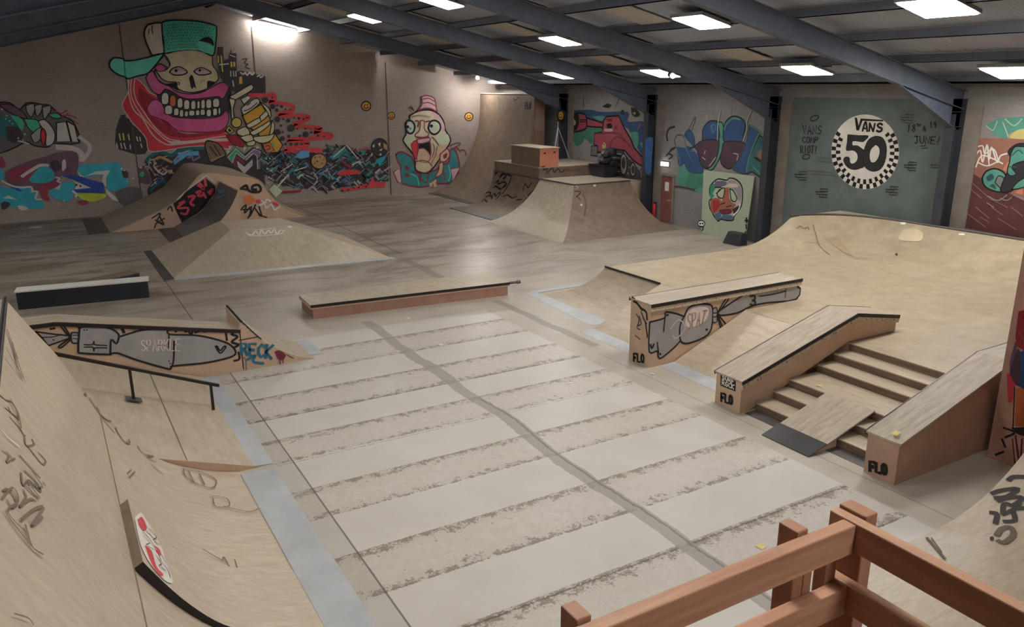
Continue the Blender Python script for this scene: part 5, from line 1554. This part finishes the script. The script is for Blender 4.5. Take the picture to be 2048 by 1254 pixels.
art(planeX(10.035), rh1, '''
@ 1220 530 .1954
l bk 3.5 230 330 300 420 330 460
l bk 2.5 250 340 280 390 240 370
l bk 3 310 440 370 480 380 560
l bk 2.2 320 480 350 560 375 600
l bk 2.4 365 590 385 740
l ink 1.6 270 500 300 560 280 640 310 660
l ink 1.6 300 520 320 600 290 620
l ink 1.4 260 720 310 760
''', 1.2)
flo(planeX(9.897), rh2, [(1442, 786), (1466, 793), (1466, 809), (1442, 802)], 4)
p = Paint(planeX(9.897), 1.2, .003); p.run('@ 0 0 1\np bk 1441.5 745 1472 757 1471 783 1441 771\n')
p.text('wh', 1.6, 'SURF', [(1444, 750), (1470, 760), (1469, 768), (1444, 758)]); p.text('wh', 1.6, 'RGCK', [(1444, 760), (1470, 770), (1469, 779), (1444, 769)]); p.done(rh2, 'sticker', 'black square sticker with white lettering')
flo(planeX(9.867), rh3, [(1739, 923), (1775, 931), (1775, 949), (1739, 941)], 5.4)
# far funbox side
p = Paint(planeY(34.503), KB, .01)
p.run('''
@ 150 310 .1709
p bk 1180 540 1300 420 1420 340 1530 270 1640 360 1640 430 1520 600 1440 680 1250 790 1180 650 1150 570
l pnk 3 1220 570 1290 540 1200 620 1320 620 1300 690 1240 680
l pnk 3.4 1330 490 1400 480 1350 560 1390 590
l pnk 3.4 1420 440 1470 420 1440 480 1500 470
l pnk 3.4 1440 350 1510 400 1460 330
l pnk 3.4 1520 290 1530 360
l pnk 3.4 1560 440 1610 400 1580 460
l pnk 3 1500 440 1530 500
l lg 1.4 1190 530 1300 420 1420 330 1530 240
l lg 1.2 1540 240 1640 330
l bk 1.6 900 740 1000 680 960 780 1050 740
l bk 1.6 940 760 1040 820 990 720
l bk 1.6 930 850 960 790 1040 800
l bk 1.6 1080 640 1120 600 1140 660
@ 400 310 .1709
l bk 3.4 475 395 540 355 560 400 600 430 690 430 710 390 680 350 620 360 610 400 660 405
l bk 2.4 480 395 550 405
s or_ 510 490 580 470 640 520 600 570 520 560
p rd 640 530 700 520 710 560 660 560
p rd 840 540 900 560 950 610 860 580
l wh 2.4 720 530 760 560 780 520 820 540
l wh 2.6 690 590 750 570 770 620 830 580 870 640 930 600
l bk 1.8 460 660 540 580 520 680 600 600 580 720 650 580
l bk 1.8 500 640 600 640 560 740
l bk 1.6 640 620 720 720 690 600
l bk 1.6 690 700 780 730
''')
p.done(rt(W['fun']), 'graffiti', 'red on black graffiti and lettering')
fk = onmesh(W['kick'])
art(fk, rt(W['kick']), '''
@ 400 310 .1709
l spray 2 260 740 330 600 450 470
l spray 2 290 740 370 610 460 490
l spray 2 320 745 400 620 470 500
l spray 2 350 740 430 640 470 560
l spray 5 210 380 230 430 300 420
l spray 4 170 520 240 500 300 460
''', KB, 'graffiti', 'blue sprayed stripes', .01)
art(onmesh(W['pyr']), rt(W['pyr']), '''
@ 400 310 .1709
l wh 2.2 540 910 600 950 650 890 690 940 720 880 760 930 800 880 830 920 870 870 900 930 940 880 990 890
l wh 2.2 570 930 680 950 800 940 920 930 980 900
l wh 1.6 640 880 760 870 880 860
l pal 2 460 1100 500 1120 530 1110
l pal 2 1150 1050 1200 1060 1280 1020
s wh 1020 840 1050 830 1080 845 1050 860
''', 1.1, 'lettering', 'faded white lettering', .006)
f3 = onmesh(W['q333'])
art(f3, rt(W['q333']), '''
@ 860 330 .1467
l bk 3 890 120 950 80 990 110 950 170 1010 120 1040 150 1000 190
l bk 2.6 900 240 940 210 930 260 1010 230 1040 270 1000 310
l bk 2.6 870 310 900 290 960 330 1000 300 1040 260
l bk 2.4 1050 130 1110 160 1060 290 990 390
l bk 2.4 730 400 800 370 830 400 760 440 830 420 850 460
l bk 2.4 830 440 880 390 900 430 940 380 960 400 900 470
l bk 2.2 710 500 740 470 780 510
l bk 1.8 1270 350 1300 260 1340 310 1390 240
l bk 1.8 1000 430 1060 410 1120 450 1180 430
l bk 2.2 1500 230 1460 290 1380 380 1290 460 1240 540 1150 640
l bk 2.2 1460 370 1440 300
l bk 2 1180 480 1250 470
l lav 2.6 1180 590 1260 530 1360 470
l lav 2.2 1140 650 1220 560 1300 440 1330 430
l bk 1.6 440 360 520 310 590 260
''', KR*1.1, 'graffiti', 'looping black scribbles', .008)
art(planeY(29.6), rt(W['updeck']), '''
@ 1060 330 .1467
l ink 1.6 150 30 200 20 180 70 240 50 230 110 300 40 330 100 380 50 420 100 480 60
l inkl 1.6 200 130 230 70 260 130
l inkl 1.4 440 70 520 60 600 80 700 50
''', KR, 'graffiti', None, .006)
fv = onmesh(W['vert'])
p = Paint(fv, KR, .008); p.text('bk', 2, 'FLO', [(1050, 205), (1063, 205), (1062, 217), (1050, 217)]); p.line('ink', [(1026, 197), (1032, 200), (1037, 194), (1041, 200)], 1.2); p.done(rt(W['vert']), 'lettering', 'black lettering near the top')
p = Paint(planeY(33.6), KR, .03); p.text('lg', 2, 'KST', [(1067, 238), (1086, 234), (1086, 250), (1067, 252)]); p.done(rt(W['vert']), 'graffiti', 'white tag on the end panel')
art(onmesh(W['hip']), rt(W['hip']), '''
@ 1060 330 .1467
s wh 575 290 640 285 650 320 590 335
s wh 860 270 900 270 890 295 865 290
d wh 16 700 545
l ink 1.6 610 360 690 370 630 440
l ink 1.4 640 420 690 480
l inkl 2.4 720 400 760 520 740 700
''', KR, 'graffiti', 'white stickers and dark scuffs', .006)
art(onmesh(W['bowl']), rt(W['bowl']), '''
@ 1500 380 .2676
s wood 560 355 610 350 665 355 700 410 740 460 775 500 720 480 660 440 610 400
s woodl 1150 300 1220 290 1290 320 1280 380 1200 385 1110 370
l inkl 1.2 350 290 380 270 400 290 430 280 440 300
l inkl 1 470 260 490 330 520 420 600 490
l inkl 1 780 520 840 515 880 525
d ink 10 1095 485
s white 1125 245 1160 243 1165 258 1130 260
s white 1560 328 1600 328 1602 342 1562 340
l scr .9 400 395 520 400 560 420
''', 1.0, 'patch', 'repair patches and stickers', .012)
# big quarter pipe scribbles
fq = onmesh(W['qpL'])
art(fq, rt(W['qpL']), '''
@ 0 780 .1914
l inkl 4 0 60 60 110 120 130 180 230 190 300
l inkl 3.2 50 190 150 270 190 310 120 250 80 180
l inkl 3.4 100 290 200 400 240 470 260 480
l inkl 3.4 250 500 260 570 290 590 350 570 330 520
l inkl 3.4 290 600 360 690 440 780 470 740 400 660
l inkl 3 20 640 80 700 60 760 150 720
l inkl 3 60 650 140 740
l inkl 3.6 200 690 300 800 410 920
l inkl 4 210 870 230 1000 300 950 410 1070 380 980 250 850
l inkl 3 440 970 465 1000
l inkl 4 20 1060 80 1050 160 1180 120 1240 60 1160
l inkl 4 230 1050 260 1130 190 1230 300 1150 360 1165
l inkl 3.4 240 1000 390 1140
l inkl 4.4 880 55 920 50 1000 130 1010 200
l inkl 4.4 930 90 1020 230 1080 290
l inkl 4 1010 170 1100 220 1150 330 1060 280
l inkl 3.4 1060 290 1190 450
l inkl 3.6 1190 330 1270 400 1350 550 1290 540 1210 420 1200 350
l inkl 3 1260 430 1320 520
l inkl 2.2 1430 590 1460 640 1500 670
l inkl 2.2 1510 680 1600 700 1530 710 1620 760
l inkl 2.2 1570 780 1700 890
l white 3 0 430 80 520 180 600
l inkl 2 1320 880 1360 840
l inkl 2 1340 920 1400 860
@ 0 580 .5376
l inkl 3.6 0 780 40 740 60 790 20 830 80 900
l inkl 3.6 10 830 60 900 110 960
l inkl 4.4 70 860 120 820 155 815 110 880 150 850
l inkl 4.4 85 880 110 960 150 990
l inkl 4 110 680 150 740 100 720 140 780
l inkl 2.4 20 150 60 260
l inkl 2.4 30 180 80 330
l inkl 2.4 15 220 90 350
l inkl 2.4 12 260 70 340
l inkl 2 40 200 60 300
l inkl 3 30 410 60 470 70 520
l inkl 3.4 40 1215 90 1230 110 1254
l inkl 2 680 670 740 680 800 710 790 740 740 730 690 700 680 670
l inkl 2 700 680 720 720
l inkl 2 740 690 760 730
l inkl 1.8 780 770 840 780 850 810 800 810 790 780
l inkl 1.8 830 810 920 830 960 820
l inkl 2.2 750 970 820 1010 830 1000 860 1050 895 1060 880 1075 820 1040 830 1060
l inkl 1.8 870 1010 880 1040
l inkl 1.8 860 1220 900 1160 930 1190
l inkl 1.8 870 1170 950 1220
''', 1.25, 'graffiti', 'grey marker scribbles', .004)
art(onmesh(W['panel']), rt(W['panel']), '''
@ 180 960 .2344
S wh white 1.2 380 330 430 285 470 340 530 430 600 560 640 700 700 860 660 875 600 830 540 760 480 670 430 560 400 440
s rl 400 340 440 320 480 410 450 440 410 390
s rl 460 560 520 610 560 740 620 810 590 820 520 720
s rl 540 560 590 600 600 650 560 620
l rdd 1.8 430 420 540 560 600 690
l rdd 1.6 470 440 560 520
l white 2.4 440 450 560 600
l white 2.4 560 640 640 800
l ink 1.4 580 680 650 760 680 840
l ink 1.4 500 460 570 560
l ink 1.2 440 480 500 540 470 560 540 600
l ink 1.2 500 420 560 490 530 520 590 560
l ink 1.2 560 660 600 720 580 740 640 780
l ink 1.2 600 640 640 720
l rl 1.6 470 400 560 500 600 560
''', 1.1, 'sticker', 'worn red and white oval sticker', .006)
art(onmesh(W['qpR']), rt(W['qpR']), '''
@ 1800 880 .2982
l ink 7 620 360 680 340 790 330 720 380 640 390
l ink 7 730 270 760 250 832 250
l ink 7 660 410 730 390 820 390 760 440 700 430 690 490
l ink 7 690 500 760 470 800 430
l ink 7 700 550 770 540 760 470 830 460
l inkl 8 650 640 680 600 740 590 760 640 700 690 660 680
l ink 7 610 490 650 500 640 560
d ink 14 615 665
l inkl 4 180 660 300 800
l inkl 2 210 660 280 760
''', 1.0, 'lettering', 'grey bubble lettering', .008)
# painted pillar colours
p = Paint(planeY(5.42), 1.2, .004)
p.run('''
@ 1800 600 .3192
p or_ 725 550 900 545 900 800 718 790
s bl 735 330 900 300 900 540 740 540
s pud 700 400 740 300 750 380 740 540 690 470
s rd 740 70 900 60 900 300 730 290
l bk 2 770 100 800 200 760 260
l scr 2 740 200 790 280
l bk 3 715 545 705 800
s dk 690 800 900 790 900 830 760 850
l mar 4 720 850 740 1000
l mar 4 760 870 750 1060
l mar 3 700 870 720 1060
''')
p.done(rt(W['pillar']), 'mural', 'orange, blue and red paint on the pillar face')
p = Paint(planeX(11.92), 1.2, .004)
p.run('''
@ 1800 600 .3192
s rd 670 460 720 470 715 600 680 640
s pud 690 380 730 250 725 450 690 470
l bk 3 650 800 720 830 660 860
l bk 3 640 870 660 920
l bk 3 600 970 650 950
''')
p.done(rt(W['pillar']), 'graffiti')
# small litter
M['yellow'] = plain('yellow_paper', lin((226, 206, 130)), .7)
def scrap(x, y, z, s, mat, label):
    P = atz(x, y, z); m = MB(); a = random.uniform(0, 3)
    c, d = math.cos(a)*s, math.sin(a)*s
    m.hexa([(P.x-c, P.y-d, z+.004), (P.x+d, P.y-c, z+.004), (P.x+c, P.y+d, z+.004), (P.x-d, P.y+c, z+.004), (P.x-c, P.y-d, z+.008), (P.x+d, P.y-c, z+.008), (P.x+c, P.y+d, z+.008), (P.x-d, P.y+c, z+.012)])
    tag(m.build('paper_scrap', mat), label, 'litter')
scrap(1522, 1094, 0, .07, M['yellow'], 'yellow paper scrap on the floor behind the timber railing')
scrap(882, 690, 0, .06, M['white'], 'white scrap on the floor between the low ledge and the dark seam')
scrap(1140, 766, 0, .05, M['white'], 'small white scrap on the floor left of the dagger ledge')
scrap(817, 637, 0, .05, M['white'], 'small white scrap in front of the low ledge')
scrap(1305, 748, 0, .05, M['white'], 'white scrap on the floor at the foot of the dagger ledge')
scrap(1640, 772, .425, .06, M['yellow'], 'yellow scrap on the stair landing')
scrap(72, 455, 0, .3, M['white'], 'pale paper sheet on the floor at far left')
p3 = Vector((10.25, 6.3, .775)); P = aty(1790, 878, 6.25)
m = MB(); zz = .655+.034+(P.x-9.85)*.294
m.hexa([(P.x-.05, 6.2, zz-.012), (P.x+.05, 6.2, zz+.018), (P.x+.05, 6.29, zz+.018), (P.x-.05, 6.29, zz-.012), (P.x-.05, 6.2, zz-.008), (P.x+.05, 6.2, zz+.022), (P.x+.05, 6.29, zz+.022), (P.x-.05, 6.29, zz-.008)]); tag(m.build('paper_scrap', M['yellow']), 'yellow sticker on top of the wide brown ledge', 'litter')
# black bag standing inside the railing
P = atz(1480, 1250, 4.02)
r = thing('backpack', 'black bag standing inside the timber railing at the bottom edge', 'bag', (P.x, P.y-.1, 3.4))
m = MB(); m.hexa([(P.x-.17, P.y-.18, 3.402), (P.x+.13, P.y-.18, 3.402), (P.x+.13, P.y-.03, 3.402), (P.x-.17, P.y-.03, 3.402), (P.x-.09, P.y-.15, 4.02), (P.x+.06, P.y-.15, 4.02), (P.x+.06, P.y-.03, 4.02), (P.x-.09, P.y-.03, 4.02)]); m.build('body', M['black'], r, bevel=.03)
m = MB(); m.tube([(P.x-.05, P.y-.06, 4.0), (P.x-.04, P.y-.06, 4.05), (P.x+.02, P.y-.06, 4.05), (P.x+.03, P.y-.06, 4.0)], .012, 6); m.build('handle', M['steel_black'], r)
